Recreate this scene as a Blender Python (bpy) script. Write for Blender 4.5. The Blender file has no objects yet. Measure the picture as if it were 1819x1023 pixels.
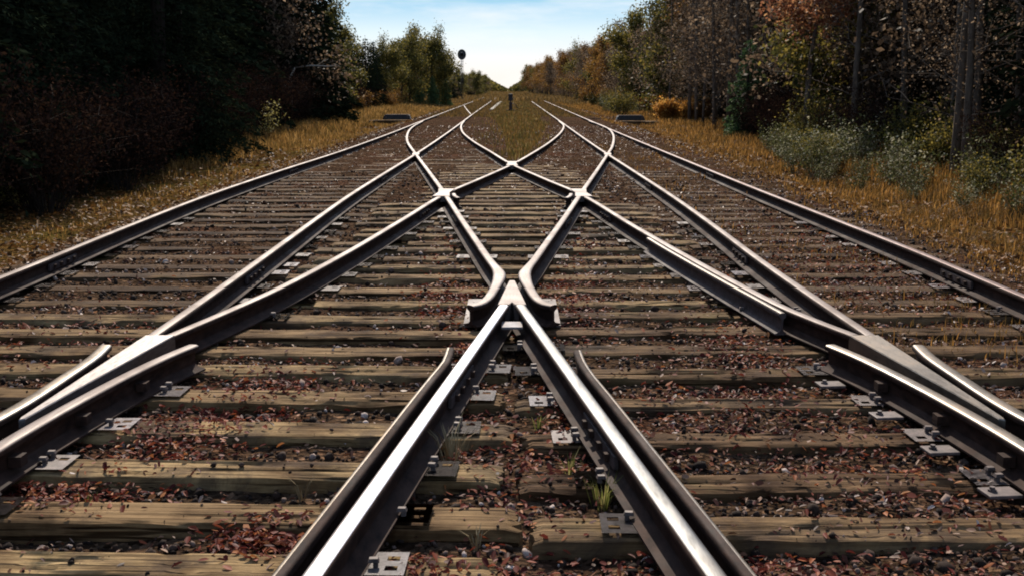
import bpy, bmesh, math, random
import numpy as np
from mathutils import Vector, noise

# ------------------------------------------------------------------ camera, sky, sun, exposure
SC = bpy.context.scene
COL = SC.collection
R = math.radians
random.seed(7)
RNG = np.random.default_rng(7)

CAM_H = 1.5
PITCH = math.atan(356.5 / 2000.0)
cam_d = bpy.data.cameras.new('camera')
cam_d.sensor_width = 36.0
cam_d.lens = 2000.0 / 1819.0 * 36.0
cam_d.clip_start = 0.05
cam_d.clip_end = 3000.0
cam = bpy.data.objects.new('camera', cam_d)
cam.location = (0, 0, CAM_H)
cam.rotation_euler = (math.pi / 2 - PITCH, 0, 0)
COL.objects.link(cam)
SC.camera = cam

SUN_EL = 40.0
SUN_AZ = 5.0            # degrees left of the track's direction (+Y)
world = bpy.data.worlds.new('World')
SC.world = world
world.use_nodes = True
wn, wl = world.node_tree.nodes, world.node_tree.links
wn.clear()
w_out = wn.new('ShaderNodeOutputWorld')
w_bg = wn.new('ShaderNodeBackground')
w_sky = wn.new('ShaderNodeTexSky')
w_sky.sky_type = 'NISHITA'
w_sky.sun_disc = False
w_sky.sun_elevation = R(SUN_EL)
w_sky.sun_rotation = R(-SUN_AZ)
w_sky.air_density = 1.0
w_sky.dust_density = 0.6
w_sky.ozone_density = 1.0
w_bg.inputs['Strength'].default_value = 0.15
# the low sky: white at the horizon turning light blue a few degrees up
w_tc = wn.new('ShaderNodeTexCoord'); w_sep = wn.new('ShaderNodeSeparateXYZ'); wl.new(w_tc.outputs['Generated'], w_sep.inputs[0])
w_low = wn.new('ShaderNodeValToRGB'); _e = w_low.color_ramp.elements
for _p, _c in ((0.0, (1.0, .93, .84)), (.022, (1.0, .98, .96)), (.046, (.80, .94, 1.0)), (.080, (.29, .62, .88)), (.16, (.30, .56, .80))):
    _n = _e[0] if _p == 0 else _e.new(_p)
    _n.position = _p; _n.color = (*_c, 1)
_e[len(_e) - 1].color = (.30, .52, .74, 1)
wl.new(w_sep.outputs['Z'], w_low.inputs['Fac'])
w_mul = wn.new('ShaderNodeVectorMath'); w_mul.operation = 'SCALE'; w_mul.inputs['Scale'].default_value = 4.3; wl.new(w_low.outputs['Color'], w_mul.inputs[0])
w_msk = wn.new('ShaderNodeMapRange'); w_msk.inputs[1].default_value = .09; w_msk.inputs[2].default_value = .30; w_msk.inputs[3].default_value = 1.0; w_msk.inputs[4].default_value = 0.0
wl.new(w_sep.outputs['Z'], w_msk.inputs[0])
w_mix = wn.new('ShaderNodeMix'); w_mix.data_type = 'RGBA'
wl.new(w_msk.outputs[0], w_mix.inputs[0]); wl.new(w_sky.outputs['Color'], w_mix.inputs[6]); wl.new(w_mul.outputs[0], w_mix.inputs[7])
# faint wisps of cloud
w_map = wn.new('ShaderNodeMapping'); w_map.inputs['Scale'].default_value = (3, 3, 16); wl.new(w_tc.outputs['Generated'], w_map.inputs['Vector'])
w_cl = wn.new('ShaderNodeTexNoise'); w_cl.inputs['Scale'].default_value = 2.6; w_cl.inputs['Detail'].default_value = 6; w_cl.inputs['Roughness'].default_value = .6; wl.new(w_map.outputs['Vector'], w_cl.inputs['Vector'])
w_cr = wn.new('ShaderNodeMapRange'); w_cr.inputs[1].default_value = .48; w_cr.inputs[2].default_value = .75; w_cr.inputs[4].default_value = .6; wl.new(w_cl.outputs['Fac'], w_cr.inputs[0])
w_cm = wn.new('ShaderNodeMix'); w_cm.data_type = 'RGBA'; w_cm.inputs[7].default_value = (4.4, 4.4, 4.4, 1)
wl.new(w_cr.outputs[0], w_cm.inputs[0]); wl.new(w_mix.outputs[2], w_cm.inputs[6]); wl.new(w_cm.outputs[2], w_bg.inputs['Color'])
wl.new(w_bg.outputs['Background'], w_out.inputs['Surface'])

sun_d = bpy.data.lights.new('sun', 'SUN')
sun_d.energy = 4.2
sun_d.angle = R(0.5)
sun_d.color = (1.0, 0.90, 0.76)
sun = bpy.data.objects.new('sun', sun_d)
_sd = Vector((-math.sin(R(SUN_AZ)) * math.cos(R(SUN_EL)), math.cos(R(SUN_AZ)) * math.cos(R(SUN_EL)), math.sin(R(SUN_EL))))
sun.rotation_euler = _sd.to_track_quat('Z', 'Y').to_euler()
sun.location = _sd * 60
COL.objects.link(sun)

SC.view_settings.view_transform = 'Standard'
SC.view_settings.look = 'None'
SC.view_settings.exposure = 0.68
SC.view_settings.gamma = 1.0
SC.render.engine = 'CYCLES'
SC.cycles.max_bounces = 6
SC.cycles.diffuse_bounces = 3
SC.cycles.transparent_max_bounces = 8
SC.cycles.filter_width = 1.9

# ------------------------------------------------------------------ helpers
def tag(o, label=None, cat=None, group=None, kind=None):
    if label: o['label'] = label
    if cat: o['category'] = cat
    if group: o['group'] = group
    if kind: o['kind'] = kind
    return o

def mesh_np(name, verts, faces, mats=(), rnd=None, smooth=False, mat_idx=None):
    """faces: (N,k) int array of one polygon size, or a list of such arrays."""
    verts = np.asarray(verts, dtype=np.float32).reshape(-1, 3)
    fl = faces if isinstance(faces, list) else [faces]
    fl = [np.asarray(f, dtype=np.int32) for f in fl if len(f)]
    me = bpy.data.meshes.new(name)
    loops = np.concatenate([f.reshape(-1) for f in fl])
    tot = np.concatenate([np.full(len(f), f.shape[1], np.int32) for f in fl])
    start = np.concatenate([[0], np.cumsum(tot)[:-1]]).astype(np.int32)
    me.vertices.add(len(verts)); me.vertices.foreach_set('co', verts.reshape(-1))
    me.loops.add(len(loops)); me.loops.foreach_set('vertex_index', loops)
    me.polygons.add(len(tot)); me.polygons.foreach_set('loop_start', start); me.polygons.foreach_set('loop_total', tot)
    if mat_idx is not None: me.polygons.foreach_set('material_index', np.asarray(mat_idx, np.int32))
    if smooth: me.polygons.foreach_set('use_smooth', np.ones(len(tot), dtype=bool))
    me.update(calc_edges=True)
    if rnd is not None:
        a = me.attributes.new('rnd', 'FLOAT', 'FACE'); a.data.foreach_set('value', np.asarray(rnd, np.float32))
    for m in mats: me.materials.append(m)
    return me

def link(name, me, parent=None, loc=None):
    o = bpy.data.objects.new(name, me)
    COL.objects.link(o)
    if parent: o.parent = parent
    if loc is not None: o.location = loc
    return o

def empty(name, loc=(0, 0, 0), rz=0.0):
    o = bpy.data.objects.new(name, None)
    o.empty_display_size = 0.2
    o.location = loc; o.rotation_euler = (0, 0, rz)
    COL.objects.link(o)
    return o

def copy_tree(o, parent=None):
    c = o.copy(); COL.objects.link(c); c.parent = parent
    for ch in list(o.children): copy_tree(ch, c)
    return c

class MB:
    """collects shapes and links them as ONE mesh object"""
    def __init__(s): s.v = []; s.f = {}; s.n = 0
    def add(s, verts, faces):
        for f in faces: s.f.setdefault(len(f), []).append([i + s.n for i in f])
        s.v.extend([tuple(p) for p in verts]); s.n += len(verts)
    def box(s, c, size, rz=0.0, taper=1.0):
        hx, hy, hz = [q / 2 for q in size]; ca, sa = math.cos(rz), math.sin(rz); vs = []
        for z, t in ((-hz, 1.0), (hz, taper)):
            for x, y in ((-hx, -hy), (hx, -hy), (hx, hy), (-hx, hy)):
                x *= t; y *= t
                vs.append((c[0] + x * ca - y * sa, c[1] + x * sa + y * ca, c[2] + z))
        s.add(vs, [(3, 2, 1, 0), (4, 5, 6, 7), (0, 1, 5, 4), (1, 2, 6, 5), (2, 3, 7, 6), (3, 0, 4, 7)])
    def tube(s, pts, rads, sides=6, cap=True):
        pts = [Vector(p) for p in pts]; vs = []; n = len(pts)
        for i, p in enumerate(pts):
            d = (pts[min(i + 1, n - 1)] - pts[max(i - 1, 0)]).normalized()
            a = d.orthogonal().normalized() if abs(d.z) > .95 else d.cross(Vector((0, 0, 1))).normalized()
            b = d.cross(a)
            for k in range(sides):
                t = 2 * math.pi * k / sides
                vs.append(p + (a * math.cos(t) + b * math.sin(t)) * rads[i])
        fs = []
        for i in range(n - 1):
            for k in range(sides):
                k2 = (k + 1) % sides
                fs.append((i * sides + k, i * sides + k2, (i + 1) * sides + k2, (i + 1) * sides + k))
        if cap:
            fs.append(tuple(range(sides - 1, -1, -1))); fs.append(tuple((n - 1) * sides + k for k in range(sides)))
        s.add(vs, fs)
    def prism(s, poly, z0, z1, inset=0.0):
        """plan polygon (counter-clockwise) extruded from z0 to z1, the top edge eased in by inset"""
        n = len(poly); c = Vector((sum(p[0] for p in poly) / n, sum(p[1] for p in poly) / n)); vs = []
        lev = [(z0, 0.0), (z1 - inset, 0.0), (z1, inset)] if inset else [(z0, 0.0), (z1, 0.0)]
        for z, q in lev:
            for i, p in enumerate(poly):
                if q:
                    a, b, d = Vector(poly[i - 1]), Vector(p), Vector(poly[(i + 1) % n])
                    e1, e2 = (b - a).normalized(), (d - b).normalized()
                    n1, n2 = Vector((-e1.y, e1.x)), Vector((-e2.y, e2.x))
                    m = (n1 + n2); m = m / max(.35, m.length_squared / 2 + .0) if m.length > 1e-4 else n1
                    p = (p[0] + m.x * q * .7, p[1] + m.y * q * .7)
                vs.append((p[0], p[1], z))
        fs = [tuple(range(n - 1, -1, -1)), tuple((len(lev) - 1) * n + k for k in range(n))]
        for l in range(len(lev) - 1):
            for k in range(n):
                k2 = (k + 1) % n
                fs.append((l * n + k, l * n + k2, (l + 1) * n + k2, (l + 1) * n + k))
        s.add(vs, fs)
    def mesh(s, name, mats, smooth=False, rnd=None):
        me = bpy.data.meshes.new(name)
        me.from_pydata([tuple(p) for p in s.v], [], [f for k in s.f for f in s.f[k]])
        for m in (mats if isinstance(mats, (list, tuple)) else [mats]): me.materials.append(m)
        if smooth: me.polygons.foreach_set('use_smooth', np.ones(len(me.polygons), dtype=bool))
        me.update()
        return me
    def build(s, name, mats, parent=None, smooth=False, loc=None):
        return link(name, s.mesh(name, mats, smooth), parent, loc)

def bevel_obj(o, w=.004, seg=2):
    m = o.modifiers.new('edge', 'BEVEL'); m.width = w; m.segments = seg; m.limit_method = 'ANGLE'
    return o

# ------------------------------------------------------------------ materials
def new_mat(name):
    m = bpy.data.materials.new(name); m.use_nodes = True
    nt = m.node_tree; nt.nodes.clear()
    out = nt.nodes.new('ShaderNodeOutputMaterial')
    return m, nt.nodes, nt.links, out

def ramp(n, stops, interp='LINEAR'):
    r = n.new('ShaderNodeValToRGB'); cr = r.color_ramp; cr.interpolation = interp
    while len(cr.elements) < len(stops): cr.elements.new(.5)
    for e, (p, c) in zip(cr.elements, stops): e.position = p; e.color = (*c, 1)
    return r

def tex_noise(n, l, vec, scale, detail=4, rough=.55, dist=0.0):
    t = n.new('ShaderNodeTexNoise'); t.inputs['Scale'].default_value = scale; t.inputs['Detail'].default_value = detail
    t.inputs['Roughness'].default_value = rough; t.inputs['Distortion'].default_value = dist
    if vec is not None: l.new(vec, t.inputs['Vector'])
    return t

def mixc(n, l, fac, a, b, mode='MIX'):
    m = n.new('ShaderNodeMix'); m.data_type = 'RGBA'; m.blend_type = mode
    for sock, val in ((m.inputs[0], fac), (m.inputs[6], a), (m.inputs[7], b)):
        if isinstance(val, (int, float)): sock.default_value = val
        elif isinstance(val, tuple): sock.default_value = (*val, 1)
        else: l.new(val, sock)
    return m.outputs[2]

def mathn(n, l, op, a, b=0.0):
    m = n.new('ShaderNodeMath'); m.operation = op
    for s, v in zip(m.inputs, (a, b)):
        if isinstance(v, (int, float)): s.default_value = v
        else: l.new(v, s)
    return m.outputs[0]

def bump(n, l, h, strength, dist, normal=None):
    b = n.new('ShaderNodeBump'); b.inputs['Strength'].default_value = strength; b.inputs['Distance'].default_value = dist
    l.new(h, b.inputs['Height'])
    if normal is not None: l.new(normal, b.inputs['Normal'])
    return b.outputs['Normal']

def leaf_mat(name, stops, rough=.55, transl=.45, hue_noise=.35, spec=.08):
    m, n, l, out = new_mat(name)
    at = n.new('ShaderNodeAttribute'); at.attribute_name = 'rnd'
    oi = n.new('ShaderNodeObjectInfo')
    geo = n.new('ShaderNodeNewGeometry')
    nz = tex_noise(n, l, geo.outputs['Position'], .8, 3)
    f = mathn(n, l, 'MULTIPLY_ADD', nz.outputs['Fac'], hue_noise)
    l.new(at.outputs['Fac'], f.node.inputs[2])
    f2 = mathn(n, l, 'MULTIPLY_ADD', oi.outputs['Random'], .3); l.new(f, f2.node.inputs[2])
    f3 = mathn(n, l, 'SUBTRACT', f2, hue_noise * .5 + .15)
    rp = ramp(n, stops); l.new(f3, rp.inputs['Fac'])
    p = n.new('ShaderNodeBsdfPrincipled'); p.inputs['Roughness'].default_value = rough
    p.inputs['Specular IOR Level'].default_value = spec
    l.new(rp.outputs['Color'], p.inputs['Base Color'])
    t = n.new('ShaderNodeBsdfTranslucent'); l.new(rp.outputs['Color'], t.inputs['Color'])
    mx = n.new('ShaderNodeMixShader'); mx.inputs[0].default_value = transl
    l.new(p.outputs[0], mx.inputs[1]); l.new(t.outputs[0], mx.inputs[2]); l.new(mx.outputs[0], out.inputs['Surface'])
    return m

def bark_mat(name, a, b):
    m, n, l, out = new_mat(name)
    tc = n.new('ShaderNodeTexCoord'); mp = n.new('ShaderNodeMapping'); mp.inputs['Scale'].default_value = (9, 9, 2)
    l.new(tc.outputs['Object'], mp.inputs['Vector'])
    nz = tex_noise(n, l, mp.outputs['Vector'], 1.6, 6, .65)
    rp = ramp(n, [(.3, a), (.7, b)]); l.new(nz.outputs['Fac'], rp.inputs['Fac'])
    p = n.new('ShaderNodeBsdfPrincipled'); p.inputs['Roughness'].default_value = .95; p.inputs['Specular IOR Level'].default_value = .05
    l.new(rp.outputs['Color'], p.inputs['Base Color']); l.new(bump(n, l, nz.outputs['Fac'], .6, .02), p.inputs['Normal'])
    l.new(p.outputs[0], out.inputs['Surface'])
    return m

def wood_mat(name, tint):
    m, n, l, out = new_mat(name)
    tc = n.new('ShaderNodeTexCoord'); oi = n.new('ShaderNodeObjectInfo')
    off = n.new('ShaderNodeVectorMath'); off.operation = 'ADD'
    cmb = n.new('ShaderNodeCombineXYZ')
    l.new(mathn(n, l, 'MULTIPLY', oi.outputs['Random'], 37.0), cmb.inputs[0]); l.new(mathn(n, l, 'MULTIPLY', oi.outputs['Random'], 11.0), cmb.inputs[1])
    l.new(tc.outputs['Object'], off.inputs[0]); l.new(cmb.outputs[0], off.inputs[1])
    mp = n.new('ShaderNodeMapping'); mp.inputs['Scale'].default_value = (1.3, 26, 14); l.new(off.outputs[0], mp.inputs['Vector'])
    grain = tex_noise(n, l, mp.outputs['Vector'], 1.6, 8, .68, .3)
    mp2 = n.new('ShaderNodeMapping'); mp2.inputs['Scale'].default_value = (.7, 60, 30); l.new(off.outputs[0], mp2.inputs['Vector'])
    crack = tex_noise(n, l, mp2.outputs['Vector'], 1.0, 3, .5)
    blot = tex_noise(n, l, off.outputs[0], 2.2, 5, .62)
    moss = tex_noise(n, l, off.outputs[0], 1.1, 6, .7)
    base = ramp(n, [(.24, (.035, .022, .012)), (.40, (.15, .113, .070)), (.58, (.30, .238, .155)), (.80, (.44, .365, .25))])
    l.new(grain.outputs['Fac'], base.inputs['Fac'])
    tone = ramp(n, [(0, (.62, .52, .45)), (.35, (.85, .76, .63)), (.7, (1.0, .94, .80)), (1, (1.16, 1.06, .88))]); l.new(oi.outputs['Random'], tone.inputs['Fac'])
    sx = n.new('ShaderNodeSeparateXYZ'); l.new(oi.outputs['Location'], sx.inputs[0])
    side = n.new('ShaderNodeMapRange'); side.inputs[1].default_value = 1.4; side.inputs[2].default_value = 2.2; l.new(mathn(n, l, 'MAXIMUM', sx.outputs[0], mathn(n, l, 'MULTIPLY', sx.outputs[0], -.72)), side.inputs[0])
    c = mixc(n, l, 1.0, base.outputs['Color'], tone.outputs['Color'], 'MULTIPLY')
    c = mixc(n, l, 1.0, c, tint, 'MULTIPLY')
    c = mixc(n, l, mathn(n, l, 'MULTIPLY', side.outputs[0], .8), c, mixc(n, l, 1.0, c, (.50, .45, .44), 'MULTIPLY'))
    dk = ramp(n, [(.36, (.20, .14, .11)), (.58, (1, 1, 1))]); l.new(blot.outputs['Fac'], dk.inputs['Fac'])
    c = mixc(n, l, .9, c, dk.outputs['Color'], 'MULTIPLY')
    ck = ramp(n, [(.36, (.10, .075, .06)), (.43, (1, 1, 1))]); l.new(crack.outputs['Fac'], ck.inputs['Fac'])
    c = mixc(n, l, .9, c, ck.outputs['Color'], 'MULTIPLY')
    ms = ramp(n, [(.57, (0, 0, 0)), (.72, (1, 1, 1))]); l.new(moss.outputs['Fac'], ms.inputs['Fac'])
    c = mixc(n, l, mathn(n, l, 'MULTIPLY', ms.outputs['Color'], .55), c, (.10, .085, .028))
    soil = tex_noise(n, l, off.outputs[0], 3.4, 7, .72, .6)
    sm = ramp(n, [(.50, (0, 0, 0)), (.63, (1, 1, 1))]); l.new(mathn(n, l, 'ADD', soil.outputs['Fac'], mathn(n, l, 'MULTIPLY', mathn(n, l, 'SUBTRACT', oi.outputs['Random'], .5), .16)), sm.inputs['Fac'])
    c = mixc(n, l, mathn(n, l, 'MULTIPLY', sm.outputs['Color'], .68), c, mixc(n, l, grain.outputs['Fac'], (.030, .019, .013), (.085, .056, .038)))
    oil = tex_noise(n, l, off.outputs[0], 1.3, 3, .5)
    om = ramp(n, [(.60, (0, 0, 0)), (.70, (1, 1, 1))]); l.new(oil.outputs['Fac'], om.inputs['Fac'])
    c = mixc(n, l, mathn(n, l, 'MULTIPLY', om.outputs['Color'], .7), c, (.022, .017, .014))
    p = n.new('ShaderNodeBsdfPrincipled'); l.new(c, p.inputs['Base Color']); p.inputs['Roughness'].default_value = .85
    p.inputs['Specular IOR Level'].default_value = .06
    h = mathn(n, l, 'ADD', grain.outputs['Fac'], mathn(n, l, 'MULTIPLY', ck.outputs['Color'], .6))
    l.new(bump(n, l, h, .8, .012), p.inputs['Normal'])
    l.new(p.outputs[0], out.inputs['Surface'])
    return m

def metal_mat(name, dark, light, metallic, r0, r1, scale=18.0, stretch=(1, 1, 1), bstr=.35, rustmix=None):
    m, n, l, out = new_mat(name)
    geo = n.new('ShaderNodeNewGeometry'); mp = n.new('ShaderNodeMapping'); mp.inputs['Scale'].default_value = stretch
    l.new(geo.outputs['Position'], mp.inputs['Vector'])
    nz = tex_noise(n, l, mp.outputs['Vector'], scale, 6, .62)
    big = tex_noise(n, l, geo.outputs['Position'], 2.3, 4, .6)
    rp = ramp(n, [(.3, dark), (.68, light)]); l.new(nz.outputs['Fac'], rp.inputs['Fac'])
    c = rp.outputs['Color']
    p = n.new('ShaderNodeBsdfPrincipled'); p.inputs['Metallic'].default_value = metallic
    if metallic < .05: p.inputs['Specular IOR Level'].default_value = .12
    rr = n.new('ShaderNodeMapRange'); rr.inputs[3].default_value = r0; rr.inputs[4].default_value = r1; rr.inputs[1].default_value = .3; rr.inputs[2].default_value = .7
    l.new(big.outputs['Fac'], rr.inputs[0]); l.new(rr.outputs[0], p.inputs['Roughness'])
    if rustmix:
        rm = ramp(n, [(.52, (0, 0, 0)), (.70, (1, 1, 1))])
        mx = mathn(n, l, 'ADD', mathn(n, l, 'MULTIPLY', nz.outputs['Fac'], .5), mathn(n, l, 'MULTIPLY', big.outputs['Fac'], .55))
        l.new(mx, rm.inputs['Fac'])
        c = mixc(n, l, mathn(n, l, 'MULTIPLY', rm.outputs['Color'], rustmix[1]), c, rustmix[0])
    l.new(c, p.inputs['Base Color'])
    l.new(bump(n, l, nz.outputs['Fac'], bstr, .004), p.inputs['Normal'])
    l.new(p.outputs[0], out.inputs['Surface'])
    return m

def stone_mat():
    m, n, l, out = new_mat('crushed_stone')
    at = n.new('ShaderNodeAttribute'); at.attribute_name = 'rnd'
    rp = ramp(n, [(0, (.016, .011, .009)), (.5, (.032, .021, .016)), (.82, (.075, .052, .042)), (.94, (.24, .18, .155)), (1, (.60, .52, .48))])
    l.new(at.outputs['Fac'], rp.inputs['Fac'])
    geo = n.new('ShaderNodeNewGeometry'); nz = tex_noise(n, l, geo.outputs['Position'], 60, 3)
    dk = ramp(n, [(.3, (.6, .55, .5)), (.7, (1.1, 1.05, 1.0))]); l.new(nz.outputs['Fac'], dk.inputs['Fac'])
    p = n.new('ShaderNodeBsdfPrincipled'); p.inputs['Roughness'].default_value = .9; p.inputs['Specular IOR Level'].default_value = .1
    l.new(mixc(n, l, 1.0, rp.outputs['Color'], dk.outputs['Color'], 'MULTIPLY'), p.inputs['Base Color'])
    l.new(p.outputs[0], out.inputs['Surface'])
    return m

def ground_mat(name, forest):
    m, n, l, out = new_mat(name)
    geo = n.new('ShaderNodeNewGeometry'); pos = geo.outputs['Position']
    big = tex_noise(n, l, pos, .55, 5, .6); mid = tex_noise(n, l, pos, 5.0, 6, .65); fine = tex_noise(n, l, pos, 42.0, 4, .6)
    vor = n.new('ShaderNodeTexVoronoi'); vor.inputs['Scale'].default_value = 34.0; l.new(pos, vor.inputs['Vector'])
    if forest:
        base = ramp(n, [(.25, (.022, .014, .007)), (.5, (.070, .044, .016)), (.75, (.15, .080, .024))])
        patch = (.095, .075, .018)
    else:
        base = ramp(n, [(.25, (.018, .011, .008)), (.5, (.056, .036, .023)), (.78, (.125, .080, .050))])
        patch = (.075, .034, .022)
    l.new(mid.outputs['Fac'], base.inputs['Fac'])
    c = base.outputs['Color']
    pm = ramp(n, [(.50, (0, 0, 0)), (.66, (1, 1, 1))]); l.new(big.outputs['Fac'], pm.inputs['Fac'])
    c = mixc(n, l, mathn(n, l, 'MULTIPLY', pm.outputs['Color'], .6), c, patch)
    cell = ramp(n, [(0, (.45, .40, .37)), (.6, (1, 1, 1)), (.9, (1.5, 1.4, 1.3)), (1.0, (3.2, 2.9, 2.7))])
    sep = n.new('ShaderNodeSeparateColor'); l.new(vor.outputs['Color'], sep.inputs[0]); l.new(sep.outputs[0], cell.inputs['Fac'])
    c = mixc(n, l, .9 if not forest else .5, c, cell.outputs['Color'], 'MULTIPLY')
    p = n.new('ShaderNodeBsdfPrincipled'); p.inputs['Roughness'].default_value = 1.0; p.inputs['Specular IOR Level'].default_value = 0.0
    l.new(c, p.inputs['Base Color'])
    h = mathn(n, l, 'ADD', vor.outputs['Distance'], mathn(n, l, 'MULTIPLY', fine.outputs['Fac'], .7))
    l.new(bump(n, l, h, .9, .03), p.inputs['Normal'])
    l.new(p.outputs[0], out.inputs['Surface'])
    return m

M = {}
M['wood'] = wood_mat('weathered_timber', (1.24, 1.15, 1.01))
M['wood_brown'] = wood_mat('dirty_brown_timber', (1.06, .96, .87))
M['wood_dark'] = wood_mat('dark_old_timber', (.84, .74, .66))
M['polish'] = metal_mat('polished_rail_steel', (.095, .068, .056), (.20, .160, .141), .40, .56, .72, 22, (3, .25, 3), .25, ((.085, .05, .036), .9))
M['mirror'] = metal_mat('mirror_bright_rail_steel', (.42, .38, .365), (.66, .61, .59), 1.0, .30, .42, 30, (3, .4, 3), .12, ((.30, .22, .18), .4))
M['grey_head'] = metal_mat('stained_grey_rail_steel', (.060, .058, .055), (.20, .194, .185), .85, .40, .58, 9, (3, .5, 3), .25, ((.045, .036, .030), .95))
M['pink_head'] = metal_mat('rust_tinged_rail_steel', (.060, .038, .035), (.14, .100, .094), .8, .5, .66, 30, (3, .4, 3), .2, ((.13, .07, .06), .7))
M['frog_steel'] = metal_mat('worn_frog_steel', (.13, .115, .11), (.26, .235, .225), 1.0, .5, .6, 30, (3, .4, 3), .15)
M['dull'] = metal_mat('dull_rail_steel', (.13, .105, .08), (.28, .235, .185), .8, .34, .5, 22, (2, .6, 2), .25, ((.16, .10, .06), .7))
M['rust'] = metal_mat('rusty_rail_steel', (.012, .0065, .005), (.050, .026, .018), .0, .7, .9, 26, (1, .4, 1), .6)
M['check_side'] = metal_mat('brown_check_rail_steel', (.030, .022, .020), (.085, .062, .058), .0, .6, .8, 24, (1, 1, 1), .5)
M['plate'] = metal_mat('rusty_plate_steel', (.035, .023, .019), (.14, .10, .088), .1, .6, .8, 24, (1, 1, 1), .5)
M['bright_plate'] = metal_mat('worn_plate_steel', (.13, .105, .098), (.34, .29, .275), .0, .3, .45, 24, (1, 1, 1), .3)
M['black_iron'] = metal_mat('black_painted_iron', (.012, .011, .012), (.03, .027, .026), .1, .5, .7, 12)
M['stone'] = stone_mat()
M['bed'] = ground_mat('gravelly_track_soil', False)
M['soil'] = ground_mat('leafy_forest_soil', True)
M['bark_dark'] = bark_mat('dark_bark', (.018, .013, .010), (.055, .042, .033))
M['bark_grey'] = bark_mat('grey_bark', (.050, .037, .027), (.155, .118, .088))
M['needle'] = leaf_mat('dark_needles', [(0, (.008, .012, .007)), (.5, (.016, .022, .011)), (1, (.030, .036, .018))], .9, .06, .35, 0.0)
M['needle_green'] = leaf_mat('green_needles', [(0, (.030, .055, .022)), (.5, (.060, .105, .040)), (1, (.10, .15, .055))], .6, .4)
M['rusty'] = leaf_mat('rusty_autumn_leaves', [(0, (.055, .025, .012)), (.35, (.12, .055, .018)), (.65, (.21, .098, .024)), (1, (.30, .17, .035))], .55, .5)
M['olive'] = leaf_mat('olive_autumn_leaves', [(0, (.030, .034, .012)), (.4, (.065, .062, .018)), (.7, (.14, .110, .024)), (1, (.24, .18, .04))], .55, .5)
M['brown'] = leaf_mat('brown_sparse_leaves', [(0, (.034, .022, .014)), (.5, (.085, .056, .035)), (.85, (.15, .10, .062)), (1, (.26, .185, .12))], .6,.5)
M['maple'] = leaf_mat('orange_maple_leaves', [(0, (.13, .045, .025)), (.5, (.29, .12, .06)), (1, (.46, .26, .11))], .5, .5)
M['maroon'] = leaf_mat('maroon_shrub_leaves', [(0, (.010, .007, .006)), (.5, (.026, .014, .011)), (1, (.055, .028, .016))], .9, .12, .35, 0.0)
M['weed'] = leaf_mat('pale_weed_leaves', [(0, (.020, .024, .008)), (.42, (.065, .070, .020)), (.74, (.13, .130, .040)), (1, (.46, .42, .28))], .6, .3, .25)
M['yellow'] = leaf_mat('yellow_shrub_leaves', [(0, (.10, .085, .02)), (.5, (.24, .19, .05)), (1, (.42, .36, .13))], .5, .35)
M['grass'] = leaf_mat('autumn_grass', [(0, (.07, .055, .014)), (.35, (.12, .074, .022)), (.65, (.23, .118, .032)), (1, (.40, .24, .085))], .6,.5)
M['grass_red'] = leaf_mat('rust_grass', [(0, (.055, .038, .014)), (.4, (.14, .078, .022)), (.7, (.26, .125, .032)), (1, (.42, .23, .07))], .6,.5)
M['orange_grass'] = leaf_mat('orange_grass', [(0, (.16, .08, .02)), (.4, (.38, .17, .035)), (.7, (.50, .23, .045)), (1, (.66, .40, .11))], .6, .6)
M['grass_dull'] = leaf_mat('dull_grass', [(0, (.050, .040, .014)), (.35, (.105, .070, .022)), (.65, (.18, .098, .030)), (1, (.29, .18, .065))], .6, .3)
M['grass_mix'] = leaf_mat('olive_brown_grass', [(0, (.055, .050, .016)), (.3, (.10, .085, .022)), (.55, (.17, .105, .030)), (.8, (.24, .12, .035)), (1, (.32, .24, .09))], .6, .3, .9)
M['grass_green'] = leaf_mat('green_grass', [(0, (.05, .06, .015)), (.5, (.12, .125, .03)), (1, (.25, .21, .08))], .6,.5)
M['litter'] = leaf_mat('fallen_leaf', [(0, (.032, .014, .010)), (.3, (.085, .030, .019)), (.55, (.14, .052, .028)), (.76, (.19, .090, .045)), (.93, (.25, .165, .12)), (1, (.42, .34, .30))], .5, .12, .45)
M['red_litter'] = leaf_mat('red_fallen_leaf', [(0, (.06, .010, .008)), (.4, (.145, .030, .019)), (.7, (.24, .062, .027)), (.9, (.38, .15, .05)), (1, (.55, .42, .36))], .55, .25, .4)
M['verge_litter'] = leaf_mat('verge_leaf', [(0, (.040, .018, .008)), (.35, (.11, .048, .014)), (.7, (.20, .085, .022)), (1, (.30, .16, .06))], .6, .2, .4)
M['twig'] = bark_mat('dry_twig', (.10, .075, .04), (.30, .23, .13))
M['pale_wood'] = bark_mat('bleached_wood', (.38, .33, .26), (.58, .52, .43))
M['concrete'] = metal_mat('pale_concrete', (.24, .21, .165), (.36, .325, .26), 0.0, .8, .95, 12)

# ------------------------------------------------------------------ ground
def nz(x, y, s, o=0.0): return noise.noise(Vector((x * s + o, y * s - o, o)))

def bed_h(x, y):
    ax = abs(x)
    b = float(np.interp(y, [5.5, 8, 13, 17, 24, 40], [-.058, -.052, -.044, -.026, .012, .052]))
    if ax > 1.8 and y > 6.5: b += min(1, (ax - 1.8) / .2) * min(1, (y - 6.5) / 2) * (.006 if x < 0 else .018) * (1 if y < 20 else .5)
    elif x > .5: b += .008
    return b + .030 * nz(x, y, 1.7, 3.1) + .022 * nz(x, y, 5.0, 8.2) + (.010 if y > 4.6 else .004) - max(0.0, ax - 4.25) * .28

def land_h(x, y):
    ax = abs(x)
    k = min(1.0, max(0.0, (ax - 6.0) / 4.0))
    return -.24 + .10 * nz(x, y, .35, 1.3) + .03 * nz(x, y, 1.9, 4.4) + .28 * k * k + (-.12 if ax < 4.3 else 0.0)

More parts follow.
